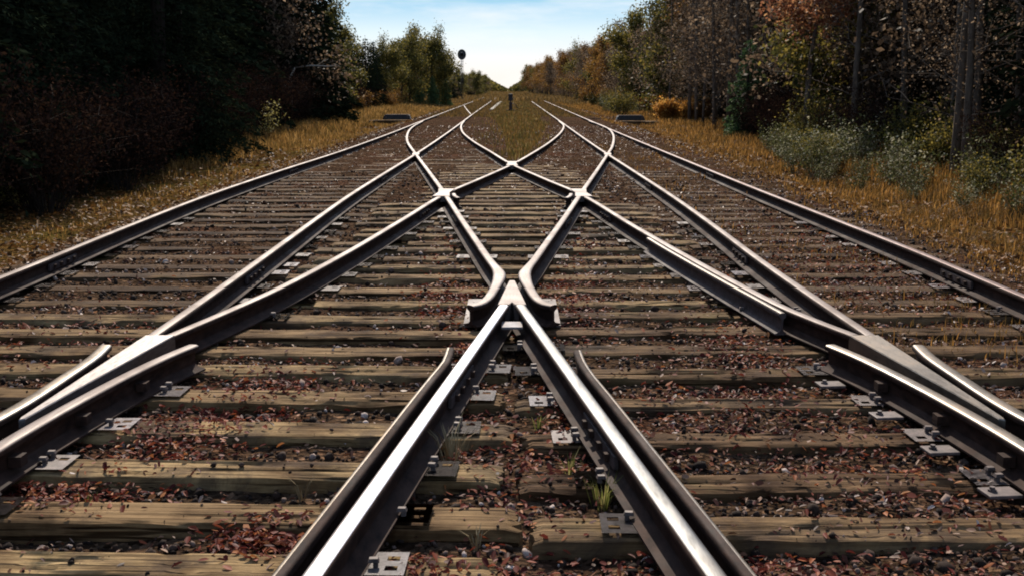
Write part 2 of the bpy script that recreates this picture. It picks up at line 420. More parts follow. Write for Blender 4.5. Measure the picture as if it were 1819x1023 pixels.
def top_h(x, y): return max(bed_h(x, y), land_h(x, y)) if -40 < y < 125 else land_h(x, y)

def grid(name, xs, ys, fn, mat):
    X, Y = np.meshgrid(xs, ys); nx, ny = len(xs), len(ys)
    Z = np.array([fn(x, y) for x, y in zip(X.ravel(), Y.ravel())])
    i = np.arange(nx * ny).reshape(ny, nx)
    f = np.stack([i[:-1, :-1], i[:-1, 1:], i[1:, 1:], i[1:, :-1]], -1).reshape(-1, 4)
    return link(name, mesh_np(name, np.stack([X.ravel(), Y.ravel(), Z], -1), f, [mat], smooth=True))

def spaced(*seg):
    out = []
    for a, b, d in seg: out += list(np.arange(a, b, d))
    return np.array(out + [seg[-1][1]])

gx = spaced((-900, -100, 80), (-100, -20, 8), (-20, -4, .5), (-4, 4, 2), (4, 20, .5), (20, 100, 8), (100, 900, 80))
gy = spaced((-200, 0, 20), (0, 40, .5), (40, 160, 2), (160, 1500, 67))
ground = grid('ground', gx, gy, land_h, M['soil']); tag(ground, kind='structure')
bx = spaced((-5.4, -4.4, .12), (-4.4, 4.4, .08), (4.4, 5.4, .12))
by = spaced((-6, 2, .4), (2, 12, .08), (12, 40, .3), (40, 125, 1.5))
bed = grid('track_bed', bx, by, bed_h, M['bed']); tag(bed, kind='structure')

# ------------------------------------------------------------------ rails
def spline(pts, step=.25):
    P = [Vector((p[0], p[1])) for p in pts]
    P = [P[0] * 2 - P[1]] + P + [P[-1] * 2 - P[-2]]
    out = []
    for i in range(1, len(P) - 2):
        p0, p1, p2, p3 = P[i - 1:i + 3]
        def kn(a, b): return max((b - a).length, 1e-4) ** .5
        t0 = 0; t1 = kn(p0, p1); t2 = t1 + kn(p1, p2); t3 = t2 + kn(p2, p3)
        d = (p2 - p1).length; st = step if p1.y < 30 else step * 4
        n = max(2, min(160, int(d / st)))
        for k in range(n):
            t = t1 + (t2 - t1) * k / n
            a1 = p0 * ((t1 - t) / (t1 - t0)) + p1 * ((t - t0) / (t1 - t0)); a2 = p1 * ((t2 - t) / (t2 - t1)) + p2 * ((t - t1) / (t2 - t1)); a3 = p2 * ((t3 - t) / (t3 - t2)) + p3 * ((t - t2) / (t3 - t2))
            b1 = a1 * ((t2 - t) / (t2 - t0)) + a2 * ((t - t0) / (t2 - t0)); b2 = a2 * ((t3 - t) / (t3 - t1)) + a3 * ((t - t1) / (t3 - t1))
            out.append(b1 * ((t2 - t) / (t2 - t1)) + b2 * ((t - t1) / (t2 - t1)))
    out.append(P[-2])
    return out

HALF = [(.068, 0), (.068, .009), (.044, .014), (.019, .022), (.0085, .034), (.008, .090), (.016, .101), (.0325, .108), (.034, .120), (.0328, .1285), (.0285, .1335), (.0205, .1358), (.0095, .1368)]
SEAT = .015

def rail_mesh(name, pts, mats, dz=0.0, wfn=None, drop=None, step=.25, wscale=1.0, head=(9, 15)):
    """rolled rail section swept along a plan line; head faces get the second material"""
    c = spline(pts, step); n = len(c); prof = HALF + [(-a, b) for a, b in reversed(HALF)]; k = len(prof); vs = []
    for i, p in enumerate(c):
        d = (c[min(i + 1, n - 1)] - c[max(i - 1, 0)]).normalized(); s = Vector((d.y, -d.x))
        t = i / (n - 1); w = wfn(t) if wfn else 1.0; dd = drop(t) if drop else 0.0
        for a, b in prof:
            aa = a * (w if b > .095 else 1.0) * wscale
            q = p + s * aa
            vs.append((q.x, q.y, SEAT + b + dz - (dd if b > .095 else 0)))
    i = np.arange(n * k).reshape(n, k); j = np.roll(i, -1, axis=1)
    f = np.stack([i[:-1], j[:-1], j[1:], i[1:]], -1).reshape(-1, 4)
    q = np.tile(np.arange(k), n - 1)
    m = ((q >= head[0]) & (q <= head[1])).astype(int)
    cap = np.array([list(range(k))[::-1], [(n - 1) * k + a for a in range(k)]])
    me = mesh_np(name, vs, [f, cap], mats, mat_idx=np.concatenate([m, [0, 0]]))
    me.polygons.foreach_set('use_smooth', np.ones(len(me.polygons), dtype=bool))
    bm = bmesh.new(); bm.from_mesh(me); bmesh.ops.recalc_face_normals(bm, faces=bm.faces)
    for e in bm.edges:
        if len(e.link_faces) == 2 and e.calc_face_angle(0) > .7: e.smooth = False
    bm.to_mesh(me); bm.free()
    return me

RAILS = {}
def rail(key, name, pts, label, mats=None, cat='rail', **kw):
    kw.setdefault('head', (10, 14))
    o = link(name, rail_mesh(name, pts, mats or [M['rust'], M['polish']], **kw))
    tag(o, label, cat, 'running rails')
    RAILS[key] = [tuple(p) for p in spline(pts, .25)]; o['key'] = key
    return o

def rail_x(key, y):
    P = RAILS[key]
    for a, b in zip(P, P[1:]):
        if min(a[1], b[1]) <= y <= max(a[1], b[1]) and a[1] != b[1]:
            t = (y - a[1]) / (b[1] - a[1]); return a[0] + (b[0] - a[0]) * t
    return None

A1N = [(.052 + .131 * (6.97 - y), y) for y in (6.97, 5.8, 4.9, 4.0, 3.0, 1.5, -3)]
B1N = [(-.052 - .128 * (6.97 - y), y) for y in (6.97, 5.8, 4.9, 4.0, 3.0, 1.5, -3)]
rail('L1', 'stock_rail', [(-3.66, -3), (-3.68, 4), (-3.70, 8), (-3.80, 11), (-3.87, 14), (-3.83, 18), (-3.68, 24), (-3.62, 33), (-3.66, 45), (-3.68, 60), (-3.70, 150)],
     'long outermost rail of the left track with a shiny worn top', step=.3)
rail('L2', 'inner_rail', [(-1.995, 6.1), (-2.0, 7.4), (-2.02, 9.3), (-2.07, 14), (-2.05, 17.2), (-1.98, 23.6), (-1.95, 31), (-1.96, 43), (-2.0, 60), (-2.04, 150)],
     'inner rail of the left track running from the left frog to the horizon', dz=-.003)
rail('R2', 'inner_rail', [(1.99, 6.1), (1.98, 7.4), (1.98, 9), (2.01, 11), (2.03, 14), (1.99, 20), (1.96, 24), (1.94, 31), (1.94, 43), (1.92, 65), (1.88, 115)],
     'inner rail of the right track running from the right frog into the distance', dz=-.003)
rail('R1', 'stock_rail', [(3.35, -3), (3.36, 4), (3.37, 7.3), (3.39, 9.2), (3.36, 11.6), (3.30, 15.5), (3.26, 21.4), (3.22, 31), (3.20, 43), (3.2, 60), (3.2, 115)],
     'long outermost rail of the right track beside the orange verge', mats=[M['rust'], M['pink_head']], step=.3)
rail('a1', 'closure_rail', [(-3.60, 46), (-3.46, 40), (-3.22, 35.4), (-2.68, 29), (-1.97, 23.2), (-1.37, 18.5), (-.89, 14.7), (-.53, 11.7), (-.262, 9.53)],
     'curved crossover rail sweeping from the outer left rail to the central frog', dz=.001)
rail('b1', 'closure_rail', [(3.12, 46), (3.22, 42), (3.20, 38), (2.94, 33), (2.36, 26.6), (1.96, 23.2), (1.41, 18.7), (.91, 14.7), (.54, 11.7), (.262, 9.53)],
     'curved crossover rail sweeping from the outer right rail to the central frog', dz=.0012)
rail('a2', 'closure_rail', [(-1.93, 46), (-1.83, 41), (-1.5, 34.6), (-.96, 28.6), (-.44, 24), (-.02, 20.3), (.51, 16.8), (.88, 14.5), (1.21, 11.1), (1.41, 9.2), (1.57, 7.85), (1.72, 6.8), (1.90, 6.1)],
     'crossover rail from the left track that ends in the right side frog', dz=-.0015)
rail('b2', 'closure_rail', [(1.90, 46), (1.86, 41), (1.54, 35.3), (.96, 28.6), (.42, 23.6), (.02, 20.3), (-.48, 17.0), (-.87, 14.5), (-1.14, 11.7), (-1.38, 9.3), (-1.60, 7.6), (-1.74, 6.85), (-1.90, 6.1)],
     'crossover rail from the right track that ends in the left side frog', dz=-.0045)
rail('a1n', 'running_rail', A1N, 'grey stained foreground rail running down right from the central frog', mats=[M['rust'], M['grey_head']])
rail('b1n', 'running_rail', B1N, 'brilliantly shining foreground rail running down left from the central frog', dz=-.002, mats=[M['rust'], M['mirror']])
rail('diag', 'closure_rail', [(-3.62, 86), (-3.0, 74), (-2.1, 58)], 'short slanting rail crossing the left track far beyond the crossover', dz=-.006)

def joint(key, y):
    x = rail_x(key, y); x2 = rail_x(key, y - .3); a = math.atan2(.3, x - x2) - math.pi / 2
    r = [o for o in SC.objects if o.get('key') == key][0]
    for s in (-1, 1):
        b = MB(); off = s * .021
        cx, cy = x + math.cos(a) * off, y + math.sin(a) * off
        b.box((cx, cy, SEAT + .061), (.020, .62, .056), a); bar = bevel_obj(b.build('joint_bar', M['check_side'], r), .004)
        for q in (-.22, -.08, .08, .22):
            b = MB(); b.box((cx - math.sin(a) * q + math.cos(a) * s * .020, cy + math.cos(a) * q + math.sin(a) * s * .020, SEAT + .062), (.020, .030, .030), a); b.build('bolt', M['rust'], bar)
for k_, ys_ in (('L1', (9.2, 19.5)), ('L2', (8.6, 17.8)), ('R1', (8.4, 18.5)), ('R2', (9.6, 16.5)), ('a1n', (4.45,)), ('b1n', (5.3,)), ('a1', (12.2,)), ('b1', (12.0,)), ('a2', (12.6,)), ('b2', (12.9,))):
    for y_ in ys_: joint(k_, y_)
for o in SC.objects:
    if 'key' in o: del o['key']

# check rails (beside the running rails)
def check_rail(pts, label, head, mats=None):
    o = link('check_rail', rail_mesh('check_rail', pts, mats or [M['rust'], M['dull']], dz=-.0035, wscale=.66, head=head))
    tag(o, label, 'check rail', 'check rails'); return o
GA = [(.343, 5.74), (.350, 5.5), (.377, 5.22)] + [(.052 + .131 * (6.97 - y) + .098, y) for y in (4.9, 4.0, 3.0, 1.5, -1)]
GB = [(-.326, 5.80), (-.334, 5.5), (-.372, 5.22)] + [(-.052 - .128 * (6.97 - y) - .098, y) for y in (4.9, 4.0, 3.0, 1.5, -1)]
check_rail(GA, 'rusty check rail on the outer side of the grey foreground rail', (13, 14))
check_rail(GB, 'rusty check rail on the outer side of the brilliant foreground rail', (10, 11))
check_rail([(1.245, 10.2), (1.272, 9.9), (1.346, 9.2), (1.506, 7.85), (1.615, 7.0), (1.648, 6.72)], 'stout grey-sided check rail hugging the right crossover rail, ending bluntly', (11, 14), [M['check_side'], M['dull']])

# central frog: a solid point between two bent wing rails
def bolt_mesh():
    b = MB()
    for k, (r, z0, z1) in enumerate(((.017, 0, .008), (.011, .008, .018))):
        b.prism([(r * math.cos(2 * math.pi * q / 6), r * math.sin(2 * math.pi * q / 6)) for q in range(6)], z0, z1)
    return b.mesh('bolt', M['plate'])
BOLT = bolt_mesh()

frog = empty('track_frog', (0, 7.5, 0))
tag(frog, 'central frog where the two foreground rails meet in a bright steel point', 'track frog', 'track frogs')
def put(o, parent):
    o.parent = parent; o.matrix_parent_inverse = parent.matrix_basis.inverted(); return o
for s, nm in ((-1, 'wing'), (1, 'wing')):
    pts = [(s * .2615, 9.524), (s * .175, 8.85), (s * .098, 8.28), (s * .094, 8.02), (s * .128, 7.5), (s * .168, 7.16), (s * .215, 7.0), (s * .262, 6.95)]
    w = lambda t: 1.0 + .42 * math.exp(-((t - .52) / .14) ** 2)
    put(link('wing_rail', rail_mesh('wing_rail', pts, [M['rust'], M['polish']], dz=.002 * (s > 0), wfn=w, step=.08)), frog)
b = MB(); b.prism([(-.092, 6.972), (-.016, 6.972), (0, 7.06), (.016, 6.972), (.092, 6.972), (.024, 7.84), (.018, 7.87), (-.018, 7.87), (-.024, 7.84)], .02, .1515, .006)
put(b.build('frog_point', M['polish']), frog)
b = MB(); b.box((0, 6.64, .088), (.128, .16, .016)); put(bevel_obj(b.build('filler_block', M['bright_plate'])), frog)
b = MB(); b.box((0, 7.45, .007), (.62, .9, .012)); put(b.build('base_plate', M['plate']), frog)
for x, y in ((-.24, 7.25), (.24, 7.25), (-.26, 7.6), (.26, 7.6), ):
    o = link('bolt', BOLT); o.location = (x, y, .013); put(o, frog)

# side frogs: the point faces the camera between two wing rails
def side_frog(s, label, mats_point):
    f = empty('track_frog', (s * 2.0, 5.3, 0)); tag(f, label, 'track frog', 'track frogs')
    poly = [(s * 2.030, 6.095), (s * 1.868, 6.095), (s * 1.925, 5.5), (s * 1.985, 4.9), (s * 2.018, 4.5), (s * 2.038, 4.48), (s * 2.046, 4.52), (s * 2.040, 5.2)]
    if s > 0: poly = poly
    else: poly = poly[::-1]
    a = sum(p[0] * q[1] - q[0] * p[1] for p, q in zip(poly, poly[1:] + poly[:1]))
    if a < 0: poly = poly[::-1]
    b = MB(); b.prism(poly, .02, .150, .005); put(b.build('frog_point', mats_point), f)
    inner = [(s * 1.70, 5.86), (s * 1.765, 5.62), (s * 1.845, 5.2), (s * 1.925, 4.6), (s * 1.965, 4.15), (s * 1.985, 3.6), (s * 1.99, 2.5), (s * 1.99, -2)]
    outer = [(s * 2.17, 5.86), (s * 2.14, 5.62), (s * 2.13, 5.2), (s * 2.132, 4.7), (s * 2.17, 4.3), (s * 2.25, 3.8), (s * 2.5, 2.4), (s * 2.72, 1.0)]
    put(link('wing_rail', rail_mesh('wing_rail', inner, [M['rust'], M['dull'] if s > 0 else M['polish']], dz=-.001, step=.1)), f)
    put(link('wing_rail', rail_mesh('wing_rail', outer, [M['rust'], M['dull']], dz=-.003, step=.1)), f)
    for y in (5.55, 5.0, 4.5, 4.0):
        xi = s * np.interp(y, [4.0, 4.6, 5.2, 5.86], [1.97, 1.925, 1.845, 1.70])
        for x in ((xi - s * .15,) if s > 0 else ()):
            b = MB(); b.box((x, y, .012), (.13, .10, .014), .1 * s); put(bevel_obj(b.build('brace', M['plate'])), f)
            o = link('bolt', BOLT); o.location = (x - s * .03, y, .019); put(o, f)
    for y in (5.3, 4.75, 4.2):
        xi = s * np.interp(y, [4.0, 4.6, 5.2, 5.86], [1.97, 1.925, 1.845, 1.70])
        b = MB(); b.box((xi - s * .03, y, .072), (.05, .06, .042)); put(b.build('bolt_head', M['rust']), f)
    RAILS['wi%d' % s] = inner; RAILS['wo%d' % s] = outer
    return f
side_frog(-1, 'left side frog, its long shining point squeezed between two wing rails', M['frog_steel'])
side_frog(1, 'right side frog, its brownish point squeezed between two dull wing rails', M['dull'])

# crossings where the crossover rails cut through each other and through the straight rails
def crossing(x, y, d1, d2, label, big=True, guard=0):
    c = empty('rail_crossing', (x, y, 0)); tag(c, label, 'rail crossing', 'rail crossings')
    v1, v2 = Vector((d1, -1)).normalized(), Vector((d2, -1)).normalized()
    n1, n2 = Vector((-v1.y, v1.x)), Vector((-v2.y, v2.x))
    L = .52 if big else .42; h = .04
    pts = []
    P = Vector((x, y))
    m = Vector((1, 0))
    ring = [P + v1 * L - m * h, P + v1 * L + m * h, P + m * .075, P - v2 * L + m * h, P - v2 * L - m * h, P - v1 * L + m * h, P - v1 * L - m * h, P - m * .075, P + v2 * L - m * h, P + v2 * L + m * h]
    cx = sorted(ring, key=lambda q: math.atan2((q.y - y) * .2, q.x - x))
    b = MB(); b.prism([(q.x, q.y) for q in cx], .08, .1550, .004); put(b.build('crossing_casting', M['polish']), c)
    b = MB(); b.box((x, y - .55 if big else y - .3, .012), (.40 if big else .3, .55, .02)); put(bevel_obj(b.build('base_plate', M['bright_plate'])), c)
    if guard:
        for q in (0, 1):
            g = [(x + guard * (.13 + .02 * q), y - .05 - .4 * q), (x + guard * (.16 + .03 * q), y - .35 - .4 * q), (x + guard * (.22 + .03 * q), y - .62 - .4 * q)]
            if q == 0: put(link('guard_piece', rail_mesh('guard_piece', g, [M['rust'], M['polish']], dz=-.006, wscale=.8, step=.06)), c)
    return c
crossing(-.885, 14.62, .125, -.15, 'left crossing of two crossover rails with a bright plate in front', True, 1)
crossing(.895, 14.62, .15, -.125, 'right crossing of two crossover rails with a bright plate in front', True, -1)
crossing(0.0, 20.3, .13, -.13, 'middle crossing at the far tip of the crossover diamond', True, 0)
crossing(-1.975, 23.25, .125, 0.0, 'crossing on the inner rail of the left track', False, 0)
crossing(1.965, 23.25, 0.0, -.125, 'crossing on the inner rail of the right track', False, 0)

# ------------------------------------------------------------------ sleepers
TIES = []        # (cx, cy, half length, half width, angle) for keeping stones off the timber
def tie_mesh(L, W, H, seed, fine, mat='wood'):
    r = random.Random(seed); nx = int(L * (26 if fine else 8)); ny = 14 if fine else 5
    off = seed * 7.31
    vs = []; fs = []
    b0 = r.uniform(-.02, .02)
    for i in range(nx + 1):
        x = -L / 2 + L * i / nx
        edge = min(i, nx - i) / nx * L
        for j in range(ny + 1):
            t = j / ny; y = (t - .5) * W
            y += .008 * noise.noise(Vector((x * 2.1 + off, j < ny / 2, off))) + b0 * (x / L) * .3
            g = noise.noise(Vector((x * 1.4 + off, t * 9 + off, 1.7)))
            g2 = noise.noise(Vector((x * 3.5 + off, t * 22, 5.1 + off)))
            z = .004 * g + .003 * g2
            cr = noise.noise(Vector((x * .8 + off, t * 7.0, off * .3)))
            if abs(cr) < .075: z -= .016 * (1 - abs(cr) / .075)
            e = min(t, 1 - t) * W
            z -= max(0, .012 - e) ** 1.5 * 6.0 * (1 + 1.5 * noise.noise(Vector((x * 4 + off, 3.3, t)))) + max(0, .03 - edge) ** 1.4 * (1.3 + noise.noise(Vector((off, t * 5, 0))))
            x2 = x + (0 if 0 < i < nx else .035 * noise.noise(Vector((t * 7, off, 2))))
            vs.append((x2, y, z))
    idx = lambda i, j: i * (ny + 1) + j
    for i in range(nx):
        for j in range(ny): fs.append((idx(i, j), idx(i + 1, j), idx(i + 1, j + 1), idx(i, j + 1)))
    top = len(vs)
    border = [idx(i, 0) for i in range(nx + 1)] + [idx(nx, j) for j in range(1, ny + 1)] + [idx(i, ny) for i in range(nx - 1, -1, -1)] + [idx(0, j) for j in range(ny - 1, 0, -1)]
    for q in border:
        x, y, z = vs[q]; vs.append((x, y + .004 * noise.noise(Vector((x * 3, y * 9, off))), -.07))
    nb = len(border)
    for q in border: x, y, z = vs[q]; vs.append((x, y, -H))
    for l in range(2):
        for k in range(nb):
            k2 = (k + 1) % nb
            a, b_ = (border[k], border[k2]) if l == 0 else (top + k, top + k2)
            c, d = top + l * nb + k, top + l * nb + k2
            fs.append((a, c, d, b_))
    me = bpy.data.meshes.new('sleeper'); me.from_pydata(vs, [], fs); me.materials.append(M[mat])
    me.polygons.foreach_set('use_smooth', np.ones(len(me.polygons), dtype=bool)); me.update()
    bm = bmesh.new(); bm.from_mesh(me); bmesh.ops.recalc_face_normals(bm, faces=bm.faces)
    for e in bm.edges:
        if len(e.link_faces) == 2 and e.calc_face_angle(0) > .8: e.smooth = False
    bm.to_mesh(me); bm.free()
    return me

def plate_mesh(mat):
    bm = bmesh.new(); xs = [-.18, -.155, -.115, -.075, .075, .115, .155, .18]; ys = [-.09, -.055, -.02, .02, .055, .09]
    g = {}
    for i, x in enumerate(xs):
        for j, y in enumerate(ys): g[i, j] = bm.verts.new((x, y, SEAT - .001))
    for i in range(len(xs) - 1):
        for j in range(len(ys) - 1):
            if (i, j) in ((1, 1), (5, 3), (5, 1)): continue
            bm.faces.new((g[i, j], g[i + 1, j], g[i + 1, j + 1], g[i, j + 1]))
    bmesh.ops.solidify(bm, geom=bm.faces[:], thickness=.013)
    bmesh.ops.recalc_face_normals(bm, faces=bm.faces)
    me = bpy.data.meshes.new('tie_plate'); bm.to_mesh(me); bm.free(); me.materials.append(M[mat])
    return me
PLATES = [plate_mesh('plate')] * 4 + [plate_mesh('bright_plate')]
def spike_mesh():
    b = MB(); b.box((0, 0, .006), (.016, .016, .03)); b.box((.006, 0, .026), (.036, .026, .012), 0, .75)
    return b.mesh('spike', M['plate'])
SPIKE = spike_mesh()

def add_plates(tie, cx, cy, L, ang, keys, spikes):
    done = []
    for k in keys:
        x = rail_x(k, cy)
        if x is None: continue
        y = cy + (x - cx) * math.tan(ang)
        x = rail_x(k, y) or x
        if abs(x - cx) > L / 2 - .08 or any(abs(x - q) < .33 for q in done): continue
        done.append(x)
        lx = (x - cx) / math.cos(ang)
        p = link('tie_plate', random.choice(PLATES if k not in ('a1n', 'b1n') else PLATES[2:] + PLATES[-1:]), tie); p.location = (lx + random.uniform(-.012, .012), random.uniform(-.01, .01), .001)
        p.rotation_euler = (0, 0, random.uniform(-.03, .03) + (math.pi if random.random() < .5 else 0))
        if spikes:
            for sx, sy, rz in ((-.086, .03, 0), (.086, -.03, math.pi), (-.086, -.05, 0)):
                if random.random() < .85:
                    q = link('spike', SPIKE, p); q.location = (sx, sy, .013); q.rotation_euler = (0, 0, rz + random.uniform(-.2, .2))

def sleeper(x0, x1, cy, ang=0.0, W=.23, seed=None, fine=False, me=None, mat='wood', z=0.0, label=None, group=None, keys=(), spikes=False):
    L = x1 - x0; cx = (x0 + x1) / 2
    if me is None: me = tie_mesh(L, W, .18, seed, fine, mat)
    z += float(np.interp(cy, [11, 20, 40], [0, .022, .045]))
    o = link('sleeper', me); o.location = (cx, cy, z); o.rotation_euler = (random.uniform(-.012, .012), random.uniform(-.002, .002), ang)
    tag(o, label, 'sleeper', group)
    TIES.append((cx, cy, L / 2, W / 2, ang))
    add_plates(o, cx, cy, L, ang, keys, spikes)
    return o

ORD = ['nearest', 'second nearest', 'third nearest', 'fourth nearest', 'fifth nearest', 'sixth nearest', 'seventh nearest', 'eighth nearest', 'ninth nearest', 'tenth nearest', 'eleventh nearest', 'twelfth nearest', 'thirteenth nearest', 'fourteenth nearest']
left_fronts = [q * .977 for q in (2.88, 3.36, 3.81, 4.31, 4.86, 5.40, 5.93, 6.42, 6.86, 7.37)]
right_fronts = [q * .977 for q in (3.12, 3.65, 4.16, 4.71, 5.28, 5.85, 6.45, 6.98, 7.44)]
for i, yf in enumerate(left_fronts):
    x1 = [-.03, -.05, .02, -.04, .0, -.05, -.02, -.06, .0, -.04][i]; x0 = -4.3 + random.uniform(-.12, .12); a = -R(2.4) if yf < 6 else -R(1.2)
    cx = (x0 + x1) / 2
    # the front edge is known at x = -1.5
    cy = yf + .115 + (cx + 1.5) * math.tan(a)
    lab = ['worn tan sleeper', 'mossy olive sleeper', 'split grey-brown sleeper'][i % 3]
    sleeper(x0, x1, cy, a,   .215 + random.uniform(-.02, .015), 20 + i, True, z=random.uniform(-.006, .004),
            label='%s left of the shining foreground rail, %s to the camera' % (lab, ORD[i]), group='long sleepers under the left foreground rails',
            keys=('L1', 'b1n', 'wi-1', 'L2', 'b2', 'wo-1'), spikes=True)
for i, yf in enumerate(right_fronts):
    x0 = [.04, .07, .03, .05, .02, .05, .04, .06, .04][i]; x1 = 4.05 + random.uniform(-.15, .15)
    cx = (x0 + x1) / 2; a = R(.4)
    cy = yf + .115 + (cx - .7) * math.tan(a)
    lab = ['dark brown sleeper', 'leaf-strewn brown sleeper', 'cracked dark sleeper'][i % 3]
    sleeper(x0, x1, cy, a, .21 + random.uniform(-.02, .015), 60 + i, True, mat='wood_brown', z=random.uniform(-.008, .003),
            label='%s right of the grey foreground rail, %s to the camera' % (lab, ORD[i]), group='long sleepers under the right foreground rails',
            keys=('R1', 'a1n', 'wi1', 'R2', 'a2', 'wo1'), spikes=True)
# timbers under the crossover diamond
y = 7.85; i = 0
while y < 22:
    w = 1.72 if y < 15 else (1.3 if y < 20.6 else 1.0)
    sleeper(-w + random.uniform(-.12, .12), w + random.uniform(-.12, .12), y, random.uniform(-.012, .012), .20 + random.uniform(-.02, .015), 100 + i, y < 13, mat='wood' if i < 3 else 'wood_brown', z=random.uniform(-.012, .004),
            label=('pale worn timber under the crossover diamond beyond the central frog, %s to it' % ORD[i].replace('nearest', 'nearest')) if i < 10 else 'distant worn timber under the far half of the crossover diamond',
            group='timbers under the crossover diamond', keys=('a1', 'b1', 'a2', 'b2') if y < 15 else ())
    y += .52 + random.uniform(-.04, .04); i += 1
# ordinary sleepers under the two straight tracks
proto = {(s, k): tie_mesh(2.55 if s < 0 else 2.3, .20, .18, 200 + k + 20 * s, False, 'wood_dark') for s in (-1, 1) for k in range(5)}
for s in (-1, 1):
    y = 7.95; i = 0
    while y < 62:
        ins = 1.76
        if 22 < y < 46:
            xr = abs(rail_x('a2' if s < 0 else 'b2', y) or 1.9) - .35
            ins = max(.45, min(1.72, xr))
        out = 4.32 if s < 0 else 4.0
        if abs(ins - 1.76) < .05:
            me = proto[(s, random.randrange(5))]; c = (out + 1.76) / 2; L = 2.55 if s < 0 else 2.3
            x0, x1 = s * c - L / 2, s * c + L / 2
        else:
            me = None; x0, x1 = (-out, -ins) if s < 0 else (ins, out)
        keys = (('L1', 'L2') if s < 0 else ('R1', 'R2')) if y < 13 else ()
        far = 'half buried' if y > 22 else ('brown' if s < 0 else 'dark leaf-covered')
        sleeper(x0 + random.uniform(-.1, .1) * (me is not None), x1 if me is None else x1, y, random.uniform(-.015, .015), .20, 300 + i, False, me, 'wood_dark', random.uniform(-.02, .0),
                label='%s sleeper under the %s track %s' % (far, 'left' if s < 0 else 'right', 'past the crossover' if y > 22 else 'alongside the crossover diamond'),
                group='sleepers of the %s track %s' % ('left' if s < 0 else 'right', 'past the crossover' if y > 22 else 'alongside the crossover'), keys=keys)
        y += .56 + random.uniform(-.04, .04); i += 1
print('sleepers', len(TIES))

# ------------------------------------------------------------------ stones, fallen leaves, grass (stuff)
T = np.array(TIES)
def in_tie(x, y, margin=0.0):
    res = np.zeros(len(x), bool)
    for cx, cy, hl, hw, a in T[T[:, 1] < 24]:
        dx, dy = x - cx, y - cy; u = dx * math.cos(a) + dy * math.sin(a); v = -dx * math.sin(a) + dy * math.cos(a)
        res |= (np.abs(u) < hl + margin) & (np.abs(v) < hw + margin)
    return res
def heights(fn, x, y): return np.array([fn(a, b) for a, b in zip(x, y)])

ICO_V = []; _t = (1 + 5 ** .5) / 2
for a, b in ((-1, _t), (1, _t), (-1, -_t), (1, -_t)): ICO_V.append((a, b, 0))
for a, b in ((-1, _t), (1, _t), (-1, -_t), (1, -_t)): ICO_V.append((0, a, b))
for a, b in ((_t, -1), (_t, 1), (-_t, -1), (-_t, 1)): ICO_V.append((a, 0, b))
ICO_V = np.array(ICO_V) / math.sqrt(1 + _t * _t)
ICO_F = np.array([(0, 11, 5), (0, 5, 1), (0, 1, 7), (0, 7, 10), (0, 10, 11), (1, 5, 9), (5, 11, 4), (11, 10, 2), (10, 7, 6), (7, 1, 8), (3, 9, 4), (3, 4, 2), (3, 2, 6), (3, 6, 8), (3, 8, 9), (4, 9, 5), (2, 4, 11), (6, 2, 10), (8, 6, 7), (9, 8, 1)])

def rot_rand(n):
    q = RNG.normal(size=(n, 4)); q /= np.linalg.norm(q, axis=1, keepdims=True); w, x, y, z = q.T
    return np.stack([np.stack([1 - 2 * (y * y + z * z), 2 * (x * y - z * w), 2 * (x * z + y * w)], -1),
                     np.stack([2 * (x * y + z * w), 1 - 2 * (x * x + z * z), 2 * (y * z - x * w)], -1),
                     np.stack([2 * (x * z - y * w), 2 * (y * z + x * w), 1 - 2 * (x * x + y * y)], -1)], 1)

def stones(name, n, y0, y1, s0, s1, label):
    # more stones near the camera
    u = RNG.random(n); y = y0 * (y1 / y0) ** u; x = RNG.uniform(-4.6, 4.6, n)
    keep = np.abs(x) < y * .52 + .6
    x, y = x[keep], y[keep]
    it = in_tie(x, y, .01); on = it & (RNG.random(len(x)) < .07); keep = on | ~it
    x, y, on = x[keep], y[keep], on[keep]; n = len(x)
    z = np.where(on, .004, heights(bed_h, x, y))
    s = RNG.uniform(s0, s1, n) * np.where(on, .6, 1.0) * (.6 + 1.1 * RNG.random(n) ** 5)
    v = ICO_V[None] * (1 + RNG.uniform(-.28, .28, (n, 12, 1))) * (s[:, None, None] * np.stack([RNG.uniform(.8, 1.3, n), RNG.uniform(.7, 1.1, n), RNG.uniform(.5, .9, n)], -1)[:, None, :])
    v = np.einsum('nij,nkj->nki', rot_rand(n), v)
    v += np.stack([x, y, z + s * .35], -1)[:, None, :]
    f = ICO_F[None] + (np.arange(n) * 12)[:, None, None]
    rnd = np.repeat(RNG.random(n) ** 1.35, 20)
    o = link(name, mesh_np(name, v.reshape(-1, 3), f.reshape(-1, 3), [M['stone']], rnd)); tag(o, label, 'gravel', kind='stuff')
stones('gravel', 52000, 2.7, 20.0, .005, .020, 'dark crushed stone between the sleepers with pale chips')

def quads(c, u, v):
    """leaf quads centred at c spanned by u, v (N,3), pinched to a leaf outline"""
    n = len(c)
    P = np.stack([c - u, c - v * .9 + u * .1, c + u, c + v * .9 + u * .1], 1)
    return P.reshape(-1, 3), np.arange(n * 4).reshape(n, 4)

